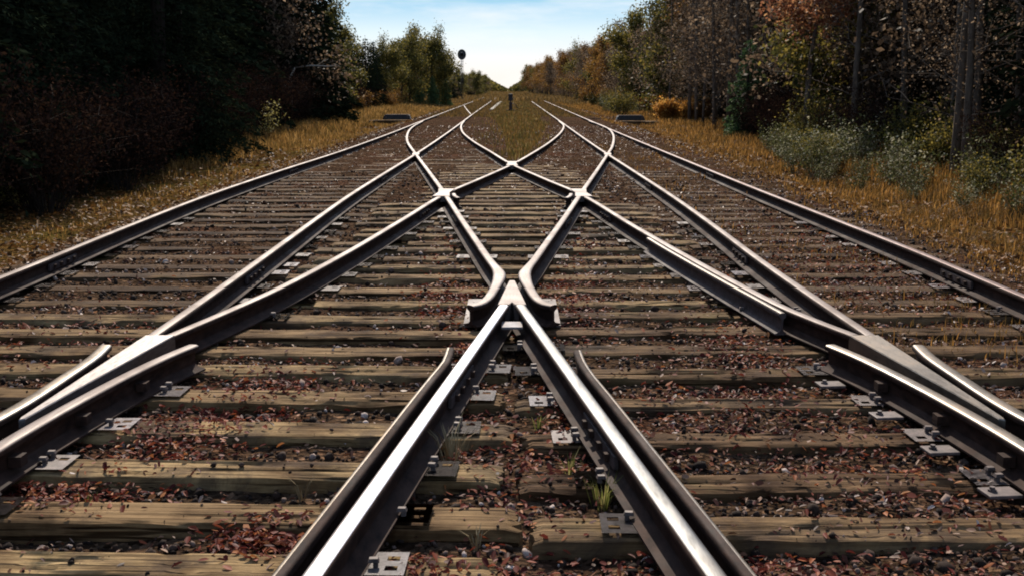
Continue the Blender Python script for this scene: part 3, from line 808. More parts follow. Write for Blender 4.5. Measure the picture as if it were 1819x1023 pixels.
def leaves_flat(name, x, y, z, s, label, rnd, mat='litter'):
    n = len(x)
    a = RNG.uniform(0, 2 * np.pi, n); t = RNG.normal(0, .35, (n, 2))
    u = np.stack([np.cos(a), np.sin(a), t[:, 0]], -1) * s[:, None]; v = np.stack([-np.sin(a), np.cos(a), t[:, 1]], -1) * (s * RNG.uniform(.35, .7, n))[:, None]
    c = np.stack([x, y, z + s * .3], -1)
    # two halves folded along the midrib
    fold = RNG.uniform(-.1, .5, n)[:, None] * s[:, None] * np.array([0, 0, 1.0])
    w1 = RNG.uniform(.6, 1.0, n)[:, None]; w2 = RNG.uniform(.6, 1.0, n)[:, None]
    P = np.stack([c - u, c - u * .35 - v * w1 + fold, c + u * .45 - v * .8 * w2 + fold, c + u, c + u * .45 + v * .8 * w1 + fold, c - u * .35 + v * w2 + fold], 1).reshape(-1, 3)
    i = np.arange(n)[:, None] * 6
    f = np.concatenate([i + np.array([[0, 1, 2, 3]]), i + np.array([[0, 3, 4, 5]])], 0)
    o = link(name, mesh_np(name, P, f, [M[mat]], np.concatenate([rnd, rnd]))); tag(o, label, 'fallen leaves', kind='stuff')

def clump_noise(x, y, s, o):
    return np.array([noise.noise(Vector((a * s + o, b * s, o))) for a, b in zip(x, y)])
# litter on the tracks: thick in drifts along the rails and on the right
n = 110000; u = RNG.random(n); y = 2.7 * (42 / 2.7) ** u; x = RNG.uniform(-4.8, 5.2, n)
k = np.abs(x) < y * .54 + .6; x, y = x[k], y[k]
den = .16 + .55 * np.clip(clump_noise(x, y, .9, 4.2) * 2.2 + .1, 0, 1) + .26 * (x > .2) + .25 * np.exp(-((x + 1.62) / .22) ** 2) * (y < 6.5) + .2 * (np.abs(x) > 3.9)
den = den * np.interp(y, [6, 9, 20], [1, .75, .6]); k = RNG.random(len(x)) < den; x, y = x[k], y[k]
it = in_tie(x, y, .0); k = ~it | (RNG.random(len(x)) < np.where(x > .2, .32, .10) + .22 * (y > 7.5)); x, y, it = x[k], y[k], it[k]
z = np.where(it, .004, heights(top_h, x, y) + .012)
leaves_flat('fallen_leaves', x, y, z, RNG.uniform(.006, .016, len(x)) * (1 + y / 26), 'red and brown fallen leaves drifted between rails and sleepers', np.clip(RNG.random(len(x)) ** 1.2 + .12 * (x > 1.9), 0, 1))
DR = [(-1.45, 4.75, .16, .30, 420), (-1.25, 5.5, .18, .35, 380), (-1.75, 4.05, .2, .12, 330), (-.85, 3.62, .10, .12, 300), (-.28, 6.2, .05, .3, 160), (-.45, 7.9, .14, .6, 320), (.42, 7.9, .16, .6, 360),
      (.02, 4.2, .16, .7, 300), (-.2, 5.1, .05, .4, 120), (.22, 5.2, .05, .4, 120), (.95, 5.2, .3, .5, 300), (1.35, 6.3, .2, .5, 320), (.8, 3.3, .25, .12, 330), (1.5, 4.2, .25, .5, 300), (2.6, 8.6, .5, .9, 400), (2.9, 11.0, .35, 1.4, 250), (-.62, 10.3, .12, 1.2, 140), (.55, 10.3, .14, 1.2, 180),
      (-2.7, 6.8, .5, .7, 350), (-.3, 3.35, .12, .06, 160), (.24, 3.2, .12, .1, 160)]
x = np.concatenate([RNG.normal(a, c, n_) for a, b_, c, d, n_ in DR for _ in (0, 1)]); y = np.concatenate([RNG.normal(b_, d, n_) for a, b_, c, d, n_ in DR for _ in (0, 1)])
k = y > 2.4; x, y = x[k], y[k]
it = in_tie(x, y, .0); k = ~it | (RNG.random(len(x)) < .45); x, y, it = x[k], y[k], it[k]
leaves_flat('fallen_leaves', x, y, np.where(it, .003, heights(bed_h, x, y) + RNG.uniform(.005, .035, len(x))), RNG.uniform(.008, .018, len(x)) * (1 + y / 30), 'drifts of dark red leaves caught between the rails', RNG.random(len(x)), 'red_litter')
# litter on the verges
n = 36000; y = 8 * (70 / 8) ** RNG.random(n); sd = np.where(RNG.random(n) < .4, -1, 1); x = sd * RNG.uniform(4.2, 9.5, n)
leaves_flat('fallen_leaves', x, y, heights(top_h, x, y) + .03, RNG.uniform(.016, .036, n) * (1 + y / 40), 'brown and orange fallen leaves covering both verges under the trees', RNG.random(n), 'verge_litter')

def grass(name, x, y, h, w, mat, label, lean=.45):
    n = len(x); z = heights(top_h, x, y) - .01
    a = RNG.uniform(0, 2 * np.pi, n); d = np.stack([np.cos(a), np.sin(a), np.zeros(n)], -1); sdir = np.stack([-np.sin(a), np.cos(a), np.zeros(n)], -1) * w[:, None] / 2
    le = RNG.uniform(.05, lean, n)[:, None] * h[:, None]; up = np.array([0, 0, 1.0])
    b = np.stack([x, y, z], -1)
    m = b + up * (h * .6)[:, None] + d * le * .45; t = b + up * (h * RNG.uniform(.85, 1, n))[:, None] + d * le * 1.4
    P = np.stack([b - sdir, b + sdir, m + sdir * .8, m - sdir * .8, t], 1).reshape(-1, 3)
    i = np.arange(n)[:, None] * 5
    r = np.clip(RNG.random(n) * .8 + .2 * clump_noise(x, y, .7, 9.0) + .1, 0, 1)
    o = link(name, mesh_np(name, P, [i + np.array([[0, 1, 2, 3]]), i + np.array([[3, 2, 4]])], [mat], np.concatenate([r, r]))); tag(o, label, 'grass', kind='stuff')

def scatter(n, x0, x1, y0, y1, thr, s, o):
    y = y0 * (y1 / y0) ** RNG.random(n); x = RNG.uniform(x0, x1, n); k = clump_noise(x, y, s, o) + RNG.uniform(-.25, .25, n) > thr
    return x[k], y[k]
x, y = scatter(120000, -9.6, -4.45, 8, 110, -.08, .6, 2.0)
k = (x > -np.interp(y, [8, 20, 30, 45], [5.4, 6.4, 8.4, 9.6])) & (RNG.random(len(x)) < np.interp(y, [8, 24, 34], [.15, .40, 1.0])); x, y = x[k], y[k]
g = np.clip((-x - 4.4) / 3.2, 0, 1)
grass('grass', x, y, (.06 + .36 * g * np.clip((y - 6) / 30, .2, 1.15)) * RNG.uniform(.5, 1.2, len(x)), (.006 + y * .00042) * RNG.uniform(.7, 1.3, len(x)), M['grass'], 'tall yellow and orange grass along the left verge below the trees')
x, y = scatter(90000, 4.0, 9.5, 7, 110, -.18, .6, 5.0)
g = np.clip((x - 3.9) / 3.5, 0, 1)
grass('grass', x, y, (.05 + .26 * g) * RNG.uniform(.5, 1.2, len(x)), (.006 + y * .00042) * RNG.uniform(.7, 1.3, len(x)), M['grass_red'], 'short rust coloured grass along the right verge')
x, y = scatter(30000, -1.1, 1.5, 23, 118, -.25, .5, 7.0)
x = x + RNG.normal(0, .1, len(x)) * np.clip((y - 20) / 8, .5, 4) * (1 + 2 * (RNG.random(len(x)) < .2)); k0 = RNG.random(len(x)) < .10; k = (x < np.interp(y, [23, 26, 32, 40, 60], [.2, .45, .85, 1.2, 1.4])) & (x > -np.interp(y, [23, 26, 32, 40, 52, 60], [.05, .12, .2, .4, .9, 1.2])) | (k0 & (np.abs(x) < np.interp(y, [23, 30, 45], [.4, 1.1, 1.7]))); x, y = x[k], y[k]
grass('grass', x, y, RNG.uniform(.05, .20, len(x)), (.008 + y * .0004) * RNG.uniform(.7, 1.3, len(x)), M['grass_mix'], 'orange brown grass strip growing between the two tracks far ahead')
x, y = scatter(9000, 2.05, 3.9, 6, 30, .12, .8, 11.0)
grass('grass', x, y, RNG.uniform(.03, .10, len(x)), (.005 + y * .0003) * RNG.uniform(.7, 1.3, len(x)), M['grass_red'], 'thin rusty grass sprouting inside the right track')
x, y = scatter(16000, -4.2, 4.0, 55, 118, -.3, .4, 13.0)
grass('grass', x, y, RNG.uniform(.06, .16, len(x)), RNG.uniform(.02, .06, len(x)), M['grass_dull'], 'dry grass overgrowing both tracks in the distance')

x, y = scatter(26000, -11, 11, 108, 420, -.5, .2, 17.0)
grass('grass', x, y, RNG.uniform(.15, .5, len(x)), RNG.uniform(.06, .16, len(x)), M['grass_dull'], 'brownish grass covering the ground in the far distance')

def tuft(x, y, n, h, spread, mat, label, z=None):
    a = RNG.uniform(0, 2 * np.pi, n); r = RNG.random(n) * spread; b = MB()
    z = bed_h(x, y) if z is None else z; vs = []; fs = []
    for i in range(n):
        hh = h * random.uniform(.5, 1.0); d = Vector((math.cos(a[i]), math.sin(a[i]), 0)); s = Vector((-d.y, d.x, 0)) * .0035
        p = Vector((0, 0, 0)) + d * r[i]; m = p + Vector((0, 0, hh * .6)) + d * hh * .2; t = p + Vector((0, 0, hh * .95)) + d * hh * random.uniform(.3, .8)
        b.add([p - s, p + s, m + s * .8, m - s * .8, t], [(0, 1, 2, 3), (3, 2, 4)])
    me = b.mesh('grass_tuft', mat)
    at = me.attributes.new('rnd', 'FLOAT', 'FACE'); at.data.foreach_set('value', RNG.random(len(me.polygons)).astype(np.float32))
    o = link('grass_tuft', me, loc=(x, y, z - .005)); tag(o, label, 'grass tuft', 'grass tufts between the rails')
tuft(-.255, 4.50, 26, .22, .05, M['twig'], 'dry straw coloured tuft beside the shining foreground rail')
tuft(.34, 4.02, 34, .15, .05, M['grass_green'], 'small green tuft beside the grey foreground rail')
tuft(-.80, 4.10, 9, .17, .02, M['twig'], 'thin tuft at the outer foot of the left check rail')
tuft(.235, 4.35, 12, .12, .05, M['grass_green'], 'sparse yellow green tuft in the middle of the V')
tuft(.12, 5.0, 14, .09, .03, M['grass_green'], 'small yellowish tuft at the narrow end of the V')
tuft(-.12, 3.62, 12, .10, .02, M['twig'], 'dry stalks at the sleeper end in the near part of the V')
tuft(-1.62, 4.05, 36, .07, .05, M['grass_green'], 'low mossy tuft near the left side frog')

x, y = scatter(15000, 4.5, 7.6, 8.5, 15.5, -.05, .9, 21.0)
grass('grass', x, y, RNG.uniform(.06, .24, len(x)) * np.clip((x - 4.2) / 1.6, .35, 1), RNG.uniform(.005, .011, len(x)), M['grass_red'], 'patch of taller orange grass beside the near end of the outermost right rail', 1.1)

# ------------------------------------------------------------------ trees and shrubs
def unit(v): return v / np.maximum(np.linalg.norm(v, axis=-1, keepdims=True), 1e-6)

def leaf_mesh(name, c, size, mat, dirs=None, asp=.55, droop=0.0):
    n = len(c); size = np.broadcast_to(size, (n,))
    u = unit(RNG.normal(size=(n, 3)) if dirs is None else dirs + RNG.normal(size=(n, 3)) * .45)
    v = unit(np.cross(u, RNG.normal(size=(n, 3))))
    P, f = quads(c, u * size[:, None] / 2, v * (size * asp)[:, None] / 2)
    return mesh_np(name, P, f, [mat], RNG.random(n))

def conifer(h, r, seed, mat, dens=1.0, skirt=.04):
    # whorls of drooping boughs, each a spray of small needle clumps
    rr = random.Random(seed); tr = MB()
    tr.tube([(0, 0, -.3), (.02, .01, h * .3), (-.02, .02, h * .65), (0, 0, h * .98)], [h * .016 + .03, h * .013 + .02, h * .008 + .01, .012], 7)
    cs = []; ds = []
    z = h * skirt
    while z < h * .97:
        t = z / h; rad = r * (1 - t) ** .8 * rr.uniform(.75, 1.12) + .12
        nb = max(4, int(9 * (1 - t) + 3)); a0 = rr.random() * 6.28
        for k in range(nb):
            a = a0 + k * 6.283 / nb + rr.uniform(-.25, .25); L = rad * rr.uniform(.65, 1.15); up = rr.uniform(-.30, .05)
            d = np.array([math.cos(a), math.sin(a), up])
            m = max(6, int(22 * L * dens))
            q = RNG.random(m) ** .6
            base = np.array([0, 0, z]); pos = base + d * (q * L)[:, None]; pos[:, 2] -= .10 * (q * L) ** 2
            side = np.array([-math.sin(a), math.cos(a), 0]); w = (.30 * L * (1 - q * .75)) * RNG.uniform(-1, 1, m)
            pos += side * w[:, None] + np.stack([np.zeros(m), np.zeros(m), RNG.normal(0, .05, m) - np.abs(w) * .25], -1)
            cs.append(pos); ds.append(np.tile(d, (m, 1)) + side * (np.sign(w) * .6)[:, None] + np.array([0, 0, -.25]))
        z += h * .022 + .08
    c = np.concatenate(cs); d = np.concatenate(ds)
    return tr, c, d

def bough(mb, p, d, L, rad, lvl, tips, rr, sides, spread):
    n = 4; pts = [p.copy()]; q = p.copy(); dd = d.copy()
    for i in range(n):
        dd = (dd + Vector((rr.gauss(0, .12), rr.gauss(0, .12), rr.gauss(.02, .08)))).normalized(); q = q + dd * (L / n); pts.append(q.copy())
    mb.tube(pts, [rad * (1 - .16 * i) for i in range(n + 1)], sides, cap=False)
    for i, t in enumerate(pts[1:]):
        if lvl <= 1: tips.append((t, dd))
    if lvl <= 0: return
    for k in range(rr.choice((3, 4)) if lvl > 1 else rr.choice((3, 4, 5))):
        j = rr.randint(1, n); v = Vector((rr.gauss(0, 1), rr.gauss(0, 1), rr.gauss(.1, .6))).normalized()
        nd = (dd * (1 - spread) + v * spread).normalized()
        bough(mb, pts[j], nd, L * rr.uniform(.5, .75), rad * .5, lvl - 1, tips, rr, 4, spread)

def broadleaf(h, seed, trunk_frac=.3, lean=.03, spread=.55, levels=2, crown=.42, rad=None, n_limb=9):
    rr = random.Random(seed); mb = MB(); tips = []; rad = rad or h * .014
    pts = [Vector((0, 0, -.3))]; d = Vector((rr.gauss(0, lean), rr.gauss(0, lean), 1)).normalized(); p = Vector((0, 0, 0))
    N = 8
    for i in range(N):
        d = (d + Vector((rr.gauss(0, lean), rr.gauss(0, lean), .1))).normalized(); p = p + d * (h * .93 / N); pts.append(p.copy())
    mb.tube(pts, [rad * (1.15 - .115 * i) for i in range(len(pts))], 7)
    for k in range(n_limb):
        t = trunk_frac + (1 - trunk_frac) * (k + rr.random()) / n_limb; f = t * (len(pts) - 1); i = min(int(f), len(pts) - 2); b = pts[i].lerp(pts[i + 1], f - i)
        a = k * 2.4 + rr.random(); dd = Vector((math.cos(a), math.sin(a), rr.uniform(.2, .9))).normalized()
        bough(mb, b, dd, h * crown * (1.05 - .65 * t) * rr.uniform(.7, 1.1), rad * (.42 if levels < 3 and crown > .3 else .22), levels - 1, tips, rr, 5, spread)
    tips.append((pts[-1], Vector((0, 0, 1))))
    return mb, tips

def leafy(tips, per, sig, h):
    c = np.array([list(t[0]) for t in tips]); c = np.repeat(c, per, axis=0); c = c + RNG.normal(0, sig, c.shape)
    c[:, 2] = np.maximum(c[:, 2], .1)
    return c

PROTO = {}
def make_proto(key, name, trunk_mb, bark, crown_me, crown_name='crown'):
    r = empty(name, (0, 0, 0))
    if trunk_mb is not None: trunk_mb.build('trunk' if crown_name == 'crown' else 'stems', bark, r, True)
    if crown_me is not None: link(crown_name, crown_me, r)
    r['_used'] = 0; PROTO.setdefault(key, []).append(r)

for k in range(4):
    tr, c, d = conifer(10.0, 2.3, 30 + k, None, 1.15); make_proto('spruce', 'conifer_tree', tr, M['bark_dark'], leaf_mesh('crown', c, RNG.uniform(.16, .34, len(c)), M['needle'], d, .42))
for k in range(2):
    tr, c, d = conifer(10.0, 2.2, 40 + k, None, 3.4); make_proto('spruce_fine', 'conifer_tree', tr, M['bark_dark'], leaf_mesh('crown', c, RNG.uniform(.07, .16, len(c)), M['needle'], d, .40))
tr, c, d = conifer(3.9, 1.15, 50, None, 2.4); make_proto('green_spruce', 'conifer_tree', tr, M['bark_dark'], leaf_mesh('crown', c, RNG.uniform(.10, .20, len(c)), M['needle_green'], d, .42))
for k in range(3):
    mb, tips = broadleaf(8.0, 60 + k, .18, .03, .55, 2, .42); c = leafy(tips, 62, .34, 8); make_proto('rusty', 'autumn_tree', mb, M['bark_dark'], leaf_mesh('crown', c, RNG.uniform(.12, .24, len(c)), M['rusty'], None, .7))
for k in range(3):
    mb, tips = broadleaf(7.0, 70 + k, .12, .03, .55, 2, .46); c = leafy(tips, 66, .34, 7); make_proto('olive', 'autumn_tree', mb, M['bark_dark'], leaf_mesh('crown', c, RNG.uniform(.12, .24, len(c)), M['olive'], None, .7))
for k in range(4):
    mb, tips = broadleaf(9.0, 80 + k, .10, .018, .6, 2, .22, .062 + .01 * k, 14); c = leafy(tips, 11, .24, 9); make_proto('bare', 'slender_tree', mb, M['bark_grey'], leaf_mesh('crown', c, RNG.uniform(.03, .075, len(c)), M['brown'], None, .7))
for k in range(3):
    mb, tips = broadleaf(8.5, 90 + k, .06, .03, .6, 2, .36, .08, 14); c = leafy(tips, 38, .38, 9); make_proto('brown', 'autumn_tree', mb, M['bark_dark'], leaf_mesh('crown', c, RNG.uniform(.10, .20, len(c)), M['brown'], None, .7))
mb, tips = broadleaf(6.0, 99, .52, .04, .55, 2, .30); c = leafy(tips, 40, .20, 6); make_proto('maple', 'maple_tree', mb, M['bark_grey'], leaf_mesh('crown', c, RNG.uniform(.07, .15, len(c)), M['maple'], None, .8))

def shrub(key, name, h, seed, n_stem, per, mat, leaf, sig, spread=.5, bark='bark_dark'):
    rr = random.Random(seed); mb = MB(); tips = []
    for k in range(n_stem):
        a = rr.random() * 6.28; d = Vector((math.cos(a) * rr.uniform(.1, spread), math.sin(a) * rr.uniform(.1, spread), 1)).normalized(); p = Vector((math.cos(a), math.sin(a), 0)) * rr.uniform(0, .12 * h); q = p.copy(); pts = [Vector((p.x, p.y, -.1))]
        L = h * rr.uniform(.6, 1.08)
        for i in range(5):
            d = (d + Vector((rr.gauss(0, .1), rr.gauss(0, .1), 0))).normalized(); q = q + d * L / 5; pts.append(q.copy())
            if i >= 1:
                tips.append((q.copy(), d))
                if rr.random() < .7:
                    e = q + Vector((rr.gauss(0, .14), rr.gauss(0, .14), rr.uniform(0, .16))) * h; tips.append((e, d)); mb.tube([q, e], [.004, .002], 3, False)
        mb.tube(pts, [.010, .009, .007, .006, .004, .002], 4, False)
    c = leafy(tips, per, sig, h)
    make_proto(key, name, mb, M[bark], leaf_mesh('foliage', c, RNG.uniform(leaf * .6, leaf * 1.4, len(c)), M[mat], None, .6), 'foliage')
for k in range(3): shrub('weed', 'weedy_shrub', 1.25, 110 + k, 22, 5, 'weed', .075, .075, .6, 'twig')
for k in range(3): shrub('maroon', 'shrub', 2.0, 120 + k, 30, 22, 'maroon', .06, .13, .6)
for k in range(2): shrub('yellow', 'shrub', 1.3, 130 + k, 10, 6, 'yellow', .075, .07, .6)
for k in range(2): shrub('rustbush', 'shrub', 1.4, 140 + k, 24, 14, 'rusty', .09, .10, .6)
shrub('orange', 'shrub', .9, 150, 70, 12, 'orange_grass', .10, .06, .45, 'twig')
for k in range(2): shrub('olivebush', 'shrub', 1.5, 160 + k, 24, 14, 'olive', .09, .11, .6)

def plant(key, x, y, sc, label, cat, group=None, sz=None, var=None):
    L = PROTO[key]; p = L[random.randrange(len(L)) if var is None else var]
    if p['_used'] == 0: o = p; p['_used'] = 1
    else:
        o = copy_tree(p)
        if 'group' in o: del o['group']
    o.location = (x, y, land_h(x, y) - .02); o.rotation_euler = (random.uniform(-.03, .03), random.uniform(-.03, .03), random.random() * 6.28)
    o.scale = (sc, sc, sz or sc)
    tag(o, label, cat, group)
    return o

def J(a): return random.uniform(-a, a)
# left wood: tall and dark near, lower further on
y = 1.0
while y < 53:
    for x, p in ((-8.4, .85 if y < 32 else 0), (-10.2, .85), (-12.4, 1), (-15.2, .9)):
        if random.random() > p: continue
        yy = y + J(.9); xx = x + J(.7)
        if xx > -9.4 and yy > 36: continue
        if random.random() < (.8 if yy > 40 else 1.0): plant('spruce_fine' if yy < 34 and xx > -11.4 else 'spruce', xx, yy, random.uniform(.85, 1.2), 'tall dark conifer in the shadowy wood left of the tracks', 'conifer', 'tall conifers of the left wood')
        else: plant('brown', xx, yy, random.uniform(.9, 1.15), 'dim brown leaved tree among the conifers of the left wood', 'tree', 'brown trees of the left wood')
    y += 2.7
plant('spruce', -9.0, 52.0, 1.0, 'dark conifer whose edge frames the left side of the sky', 'conifer')
plant('spruce', -9.4, 48.4, 1.05, 'thick dark conifer close behind the one that frames the left side of the sky', 'conifer')
y = 56.0
while y < 92:
    for x, p in ((-10.0, 1), (-12.6, 1), (-16, .6)):
        if random.random() > p: continue
        h = 1.14 * np.interp(y, [55, 60, 75, 92], [4.9, 4.5, 4.3, 4.2])
        if random.random() < .72: plant('spruce', x + J(.6), y + J(1), h / 10 * random.uniform(.85, 1.08), 'low dark conifer beyond the tall left wood', 'conifer', 'low conifers past the tall left wood')
        else: plant('olive', x + J(.6), y + J(1), h / 7 * random.uniform(.85, 1.0), 'low brownish tree beyond the tall left wood', 'tree', 'low brown trees past the tall left wood')
    y += 3.2
for x, yy, h, k in ((-8.6, 96, 5.4, 'olive'), (-7.2, 101, 5.9, 'olive'), (-9.8, 101, 5.8, 'olive'), (-6.4, 105, 4.6, 'olive'), (-8.3, 107, 5.6, 'rusty')):
    plant(k, x, yy, h / (7 if k == 'olive' else 8), {5.4: 'yellow green tree at the left end of the clump short of the signal', 5.9: 'tallest olive tree in the clump beside the distant signal', 5.8: 'olive tree at the back of the clump beside the distant signal', 4.6: 'small olive tree nearest the distant signal', 5.6: 'rust tinged tree in the clump beside the distant signal'}[h], 'tree')
for x, yy, h in ((-5.9, 102, 2.6), (-6.8, 98.5, 2.8), (-7.9, 97, 2.5)):
    plant('green_spruce', x, yy, h / 3.9, 'low dark green conifer at the foot of the clump by the distant signal', 'conifer', 'green conifers by the distant signal')
y = 112.0
while y < 300:
    for x in (-8.5, -12.5):
        k = random.choice(('olive', 'brown', 'spruce')); h = random.uniform(3.4, 4.4)
        plant(k, x + J(1) + (y - 112) * .012, y + J(2), h / {'olive': 7, 'brown': 8.5, 'spruce': 10}[k], 'far away dull green tree in the low line left of the gap', 'tree', 'far trees left of the gap')
    y += 6.5
# right wood
y = 6.0
while y < 60:
    for x, p in ((8.4, .9), (9.6, .8)):
        if random.random() < p and not (28 < y < 39.5 and x < 9): plant('bare', x + J(.6), y + J(.8), random.uniform(.85, 1.15), 'slender grey trunked tree at the edge of the right wood', 'tree', 'slender trees of the right wood')
    y += 1.7
y = 3.0
while y < 62:
    for x, p in ((11.0, .9), (13.4, 1), (16.5, 1), (20, .8)):
        if random.random() > p: continue
        if random.random() < .42: plant('spruce', x + J(.7), y + J(.9), random.uniform(.8, 1.1), 'dark conifer deep in the right wood behind slender trunks', 'conifer', 'conifers of the right wood')
        else: plant('brown', x + J(.7), y + J(.9), random.uniform(.85, 1.15), 'brown leaved tree deep in the right wood behind slender trunks', 'tree', 'brown trees of the right wood')
    y += 2.9
plant('maple', 7.75, 30.0, 1.0, 'orange leaved maple at the edge of the right wood', 'maple tree')
plant('olive', 9.1, 31.5, .8, 'olive and yellow tree just right of the orange maple', 'tree')
plant('green_spruce', 7.85, 38.0, .86, 'small bright green conifer standing alone before the right wood', 'conifer')
y = 58.0
while y < 150:
    for x in (9.0, 11.8, 15.0):
        k = random.choice(('rusty', 'rusty', 'brown', 'olive', 'spruce')); h = random.uniform(.88, 1.08) * np.interp(y, [58, 67, 80, 100, 150], [7.2, 5.9, 6.1, 5.8, 5.7])
        plant(k, x + J(.8), y + J(1.2), h / {'rusty': 8, 'olive': 7, 'brown': 8.5, 'spruce': 10}[k], 'rust and olive coloured tree in the autumn row right of the sky gap' if k != 'spruce' else 'dark conifer standing in the autumn row right of the sky gap', 'tree' if k != 'spruce' else 'conifer', 'autumn trees right of the gap' if k != 'spruce' else 'conifers right of the gap')
    y += 3.6
y = 152.0
while y < 330:
    for x in (9.3, 13.5):
        k = random.choice(('rusty', 'olive', 'brown')); h = random.uniform(5.6, 7.0)
        plant(k, x + J(1) - (y - 152) * .022, y + J(2), h / {'rusty': 8, 'olive': 7, 'brown': 8.5}[k], 'far away autumn tree in the row narrowing to the vanishing point', 'tree', 'far trees right of the gap')
    y += 7
# shrubs and weeds
y = 9.0
while y < 95:
    plant('maroon', -float(np.interp(y, [9, 20, 30, 45, 95], [6.5, 7.0, 8.2, 8.8, 10.2])) + J(.4), y + J(.6), random.uniform(.7, 1.1) * (1 if y < 50 else .8), 'dark maroon shrub along the foot of the left wood', 'shrub', 'maroon shrubs of the left wood')
    y += 1.5 if y < 50 else 2.3
for px, py, sc in ((-8.1, 30.6, .8), (-7.6, 35, .9), (-8.6, 40.0, .9), (-9.0, 44, 1.0)):
    plant('yellow', px, py, sc, 'pale yellow leaved shrub glinting before the dark left wood', 'shrub', 'yellow shrubs of the left verge')
plant('yellow', -7.15, 16.2, .42, 'small lit green yellow plant at the near edge of the dark left wood', 'shrub')
for k in range(8):
    plant('rustbush', -9.2 - k * .1 + J(.8), 66 + k * 5 + J(1), random.uniform(.7, 1.0), 'low rusty bush on the far left verge', 'shrub', 'rusty bushes of the far left verge')
y = 13.5
while y < 34:
    fx = float(np.interp(y, [13, 16, 21, 28, 34], [7.4, 6.6, 5.6, 6.6, 8.0]))
    if random.random() < .6: plant('olivebush', fx + .6 + J(.5), y + J(.5), random.uniform(.3, .6), 'yellowish green bush mixed among the silvery weeds on the right verge', 'shrub', 'green bushes among the right weeds')
    for x in (0, .75, 1.5):
        if random.random() < .12: continue
        plant('weed', fx + x + J(.35), y + J(.4), random.choice((.3, .4, .52, .65)) + .15 * x, 'silvery green weed shrub on the right verge before the trees', 'weed', 'weed shrubs of the right verge')
    y += 1.15
y = 12.0
while y < 40:
    plant(random.choice(('maroon', 'maroon', 'olivebush')), 8.2 + J(.4), y + J(.6), random.uniform(.6, .95), 'dark shrub filling the space beneath the slender trees of the right wood', 'shrub', 'dark shrubs of the right wood')
    y += 1.7
for k in range(12):
    plant(random.choice(('weed', 'olivebush')), 7.0 + J(.8) + k * .06, 66 + k * 3.2 + J(1), random.uniform(.7, 1.0), 'small olive shrub on the far right verge', 'shrub', 'olive shrubs of the far right verge')
for k in range(10):
    plant('rustbush', 8.2 + J(.6), 62 + k * 7 + J(1.5), random.uniform(.8, 1.2), 'low rusty bush before the autumn row on the right', 'shrub', 'rusty bushes of the far right verge')
for dx, dy in ((7.5, 55), (8.1, 55.6), (8.7, 55), (9.3, 56), (9.9, 55.4), (8.4, 54), (9.1, 54.2)):
    plant('orange', dx, dy, random.uniform(.9, 1.2), 'bright orange grass clump at the foot of the right wood', 'grass clump', 'orange grass clumps')
# woodland beyond the individual trees
def wood_mass(name, x0, x1, y0, y1, h0, h1, n, mat, size, label, slope=None):
    x = RNG.uniform(x0, x1, n); y = RNG.uniform(y0, y1, n)
    top = h0 + (h1 - h0) * np.clip(.5 + clump_noise(x, y, .16, 3.3) * 1.2, 0, 1)
    if slope: top = top * np.clip(.18 + .82 * np.abs(x - slope[0]) / slope[1], 0, 1)
    z = RNG.random(n) ** .8 * top - .2
    o = link(name, leaf_mesh(name, np.stack([x, y, z], -1), RNG.uniform(size * .6, size * 1.3, n), mat, None, .7)); tag(o, label, 'woodland', kind='stuff')
wood_mass('woods', -34, -17.5, -6, 100, 5, 9, 15000, M['needle'], .8, 'dense dark woodland behind the left trees')
wood_mass('woods', 21.5, 36, -6, 130, 5, 9, 15000, M['brown'], .8, 'dense brown woodland behind the right trees')
wood_mass('woods', -40, -13.5, 105, 420, 2.5, 4.6, 9000, M['olive'], 1.0, 'far woodland mass left of the gap in the trees')
wood_mass('woods', 13.5, 60, 140, 430, 4, 7, 9000, M['rusty'], 1.0, 'far woodland mass right of the gap in the trees')
wood_mass('woods', -24, -1.9, 420, 470, 3.6, 5.6, 8000, M['olive'], 1.1, 'faint woodland closing the view left of the vanishing point', (-1.8, 9.0))
wood_mass('woods', -1.0, 40, 420, 470, 5.2, 7.8, 14000, M['olive'], 1.0, 'faint woodland closing the view right of the vanishing point', (-1.0, 9.0))
for L in PROTO.values():
    for p in L:
        if p['_used'] == 0:
            for ch in list(p.children): bpy.data.objects.remove(ch)
            bpy.data.objects.remove(p)
for o in SC.objects:
    if '_used' in o: del o['_used']

# ------------------------------------------------------------------ lineside objects
sg = empty('railway_signal', (-5.85, 134, land_h(-5.85, 134)))
tag(sg, 'distant railway signal with a round dark target on a thin mast', 'signal')
b = MB(); b.tube([(0, 0, -.2), (0, 0, 5.9)], [.055, .045], 10); b.build('mast', M['black_iron'], sg, True)
b = MB()
ring = 24
for z0, rr_, yy in ((0, 1, 0),):
    pts = [(.50 * math.cos(2 * math.pi * k / ring), .60 * math.sin(2 * math.pi * k / ring)) for k in range(ring)]
    vs = [(p, -.14, 5.45 + q) for p, q in pts] + [(p, -.09, 5.45 + q) for p, q in pts]
    b.add(vs, [tuple(range(ring)), tuple(range(2 * ring - 1, ring - 1, -1))] + [(k, ring + k, ring + (k + 1) % ring, (k + 1) % ring) for k in range(ring)])
b.build('target', M['black_iron'], sg)
b = MB(); b.tube([(0, -.14, 5.45), (0, -.30, 5.45)], [.16, .15], 14); b.tube([(0, -.30, 5.53), (0, -.62, 5.50)], [.19, .17], 14, False); b.build('lamp_hood', M['black_iron'], sg, True)
b = MB(); b.box((0, .16, 5.45), (.4, .4, .6)); b.build('lamp_case', M['black_iron'], sg)
b = MB()
for k in range(14): b.box((0, .20, .5 + k * .32), (.34, .03, .03))
b.box((-.17, .2, 2.6), (.03, .03, 4.6)); b.box((.17, .2, 2.6), (.03, .03, 4.6)); b.build('ladder', M['black_iron'], sg)

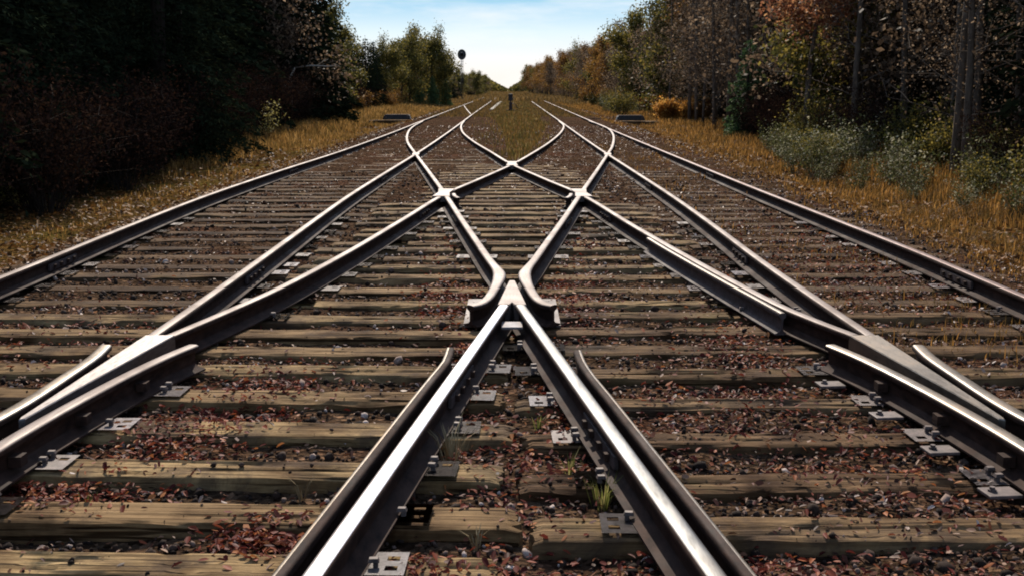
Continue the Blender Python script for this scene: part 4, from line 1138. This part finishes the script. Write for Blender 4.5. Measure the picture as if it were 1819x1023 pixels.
st = empty('switch_stand', (-.08, 66.5, top_h(-.08, 66.5)))
tag(st, 'small dark switch stand on the grass between the two tracks far ahead', 'switch stand')
b = MB(); b.box((0, 0, .06), (.5, .34, .12)); b.build('foot_plate', M['rust'], st)
b = MB(); b.box((0, 0, .34), (.20, .20, .44), 0, .8); b.build('housing', M['check_side'], st)
b = MB(); b.box((0, 0, .60), (.07, .07, .10)); b.build('spindle', M['black_iron'], st)
b = MB(); b.box((0, 0, .84), (.27, .16, .40), 0, .92); bevel_obj(b.build('target', M['black_iron'], st), .02)
b = MB(); b.tube([(.08, 0, .5), (.3, -.05, .42), (.42, -.05, .2)], [.02, .02, .03], 6); b.build('lever', M['black_iron'], st, True)

def machine(s, y, label):
    e = empty('switch_machine', (s * 5.35, y, -.02)); tag(e, label, 'switch machine', 'switch machines')
    b = MB(); b.box((0, 0, .13), (1.3, .5, .20), 0, .9); bevel_obj(b.build('case', M['black_iron'], e), .02)
    b = MB(); b.box((0, 0, .245), (1.15, .43, .04), 0, .9); bevel_obj(b.build('lid', M['rust'], e), .01)
    for q in (-.5, .5):
        b = MB(); b.box((q, -.245, .15), (.06, .05, .12)); b.build('hasp', M['plate'], e)
    b = MB(); b.tube([(-s * .75, .0, .10), (-s * 2.1, .0, .10)], [.022, .022], 6); b.build('throw_rod', M['rust'], e, True)
    for q in (-.32, .32):
        t = link('sleeper', tie_mesh(3.2, .25, .2, int(500 + y + q * 10 + s), False)); t.location = (s * 5.0, y + q, -.02)
        tag(t, 'long sleeper carrying the %s switch machine, its %s one' % ('left' if s < 0 else 'right', 'nearer' if q < 0 else 'farther'), 'sleeper', 'sleepers under the switch machines')
machine(-1, 53.0, 'low dark switch machine box beside the outermost left rail')
machine(1, 51.5, 'low dark switch machine box beside the outermost right rail')

b = MB()
for k in range(14): b.box((-1.25 + k * .016, 71 + k * 3.0, .08), (.22, 2.96, .16), -.0053)
o = bevel_obj(b.build('cable_trough', M['concrete']), .01); tag(o, 'pale straight cable trough lying between the tracks far ahead', 'cable trough')

b = MB(); b.tube([(-8.6, 45.5, 2.25), (-7.9, 45.2, 2.33), (-7.2, 45.0, 2.30), (-6.9, 45.0, 2.33)], [.032, .030, .022, .010], 6)
b.tube([(-9.6, 46.2, -.2), (-9.3, 46, 1.2), (-8.6, 45.5, 2.25)], [.05, .045, .035], 7)
b.tube([(-7.7, 45.15, 2.32), (-7.4, 45.1, 2.5), (-7.2, 45.1, 2.58)], [.02, .014, .005], 5)
o = b.build('broken_branch', M['pale_wood'], None, True); tag(o, 'pale bare dead stem bent level in front of the left wood', 'dead branch')
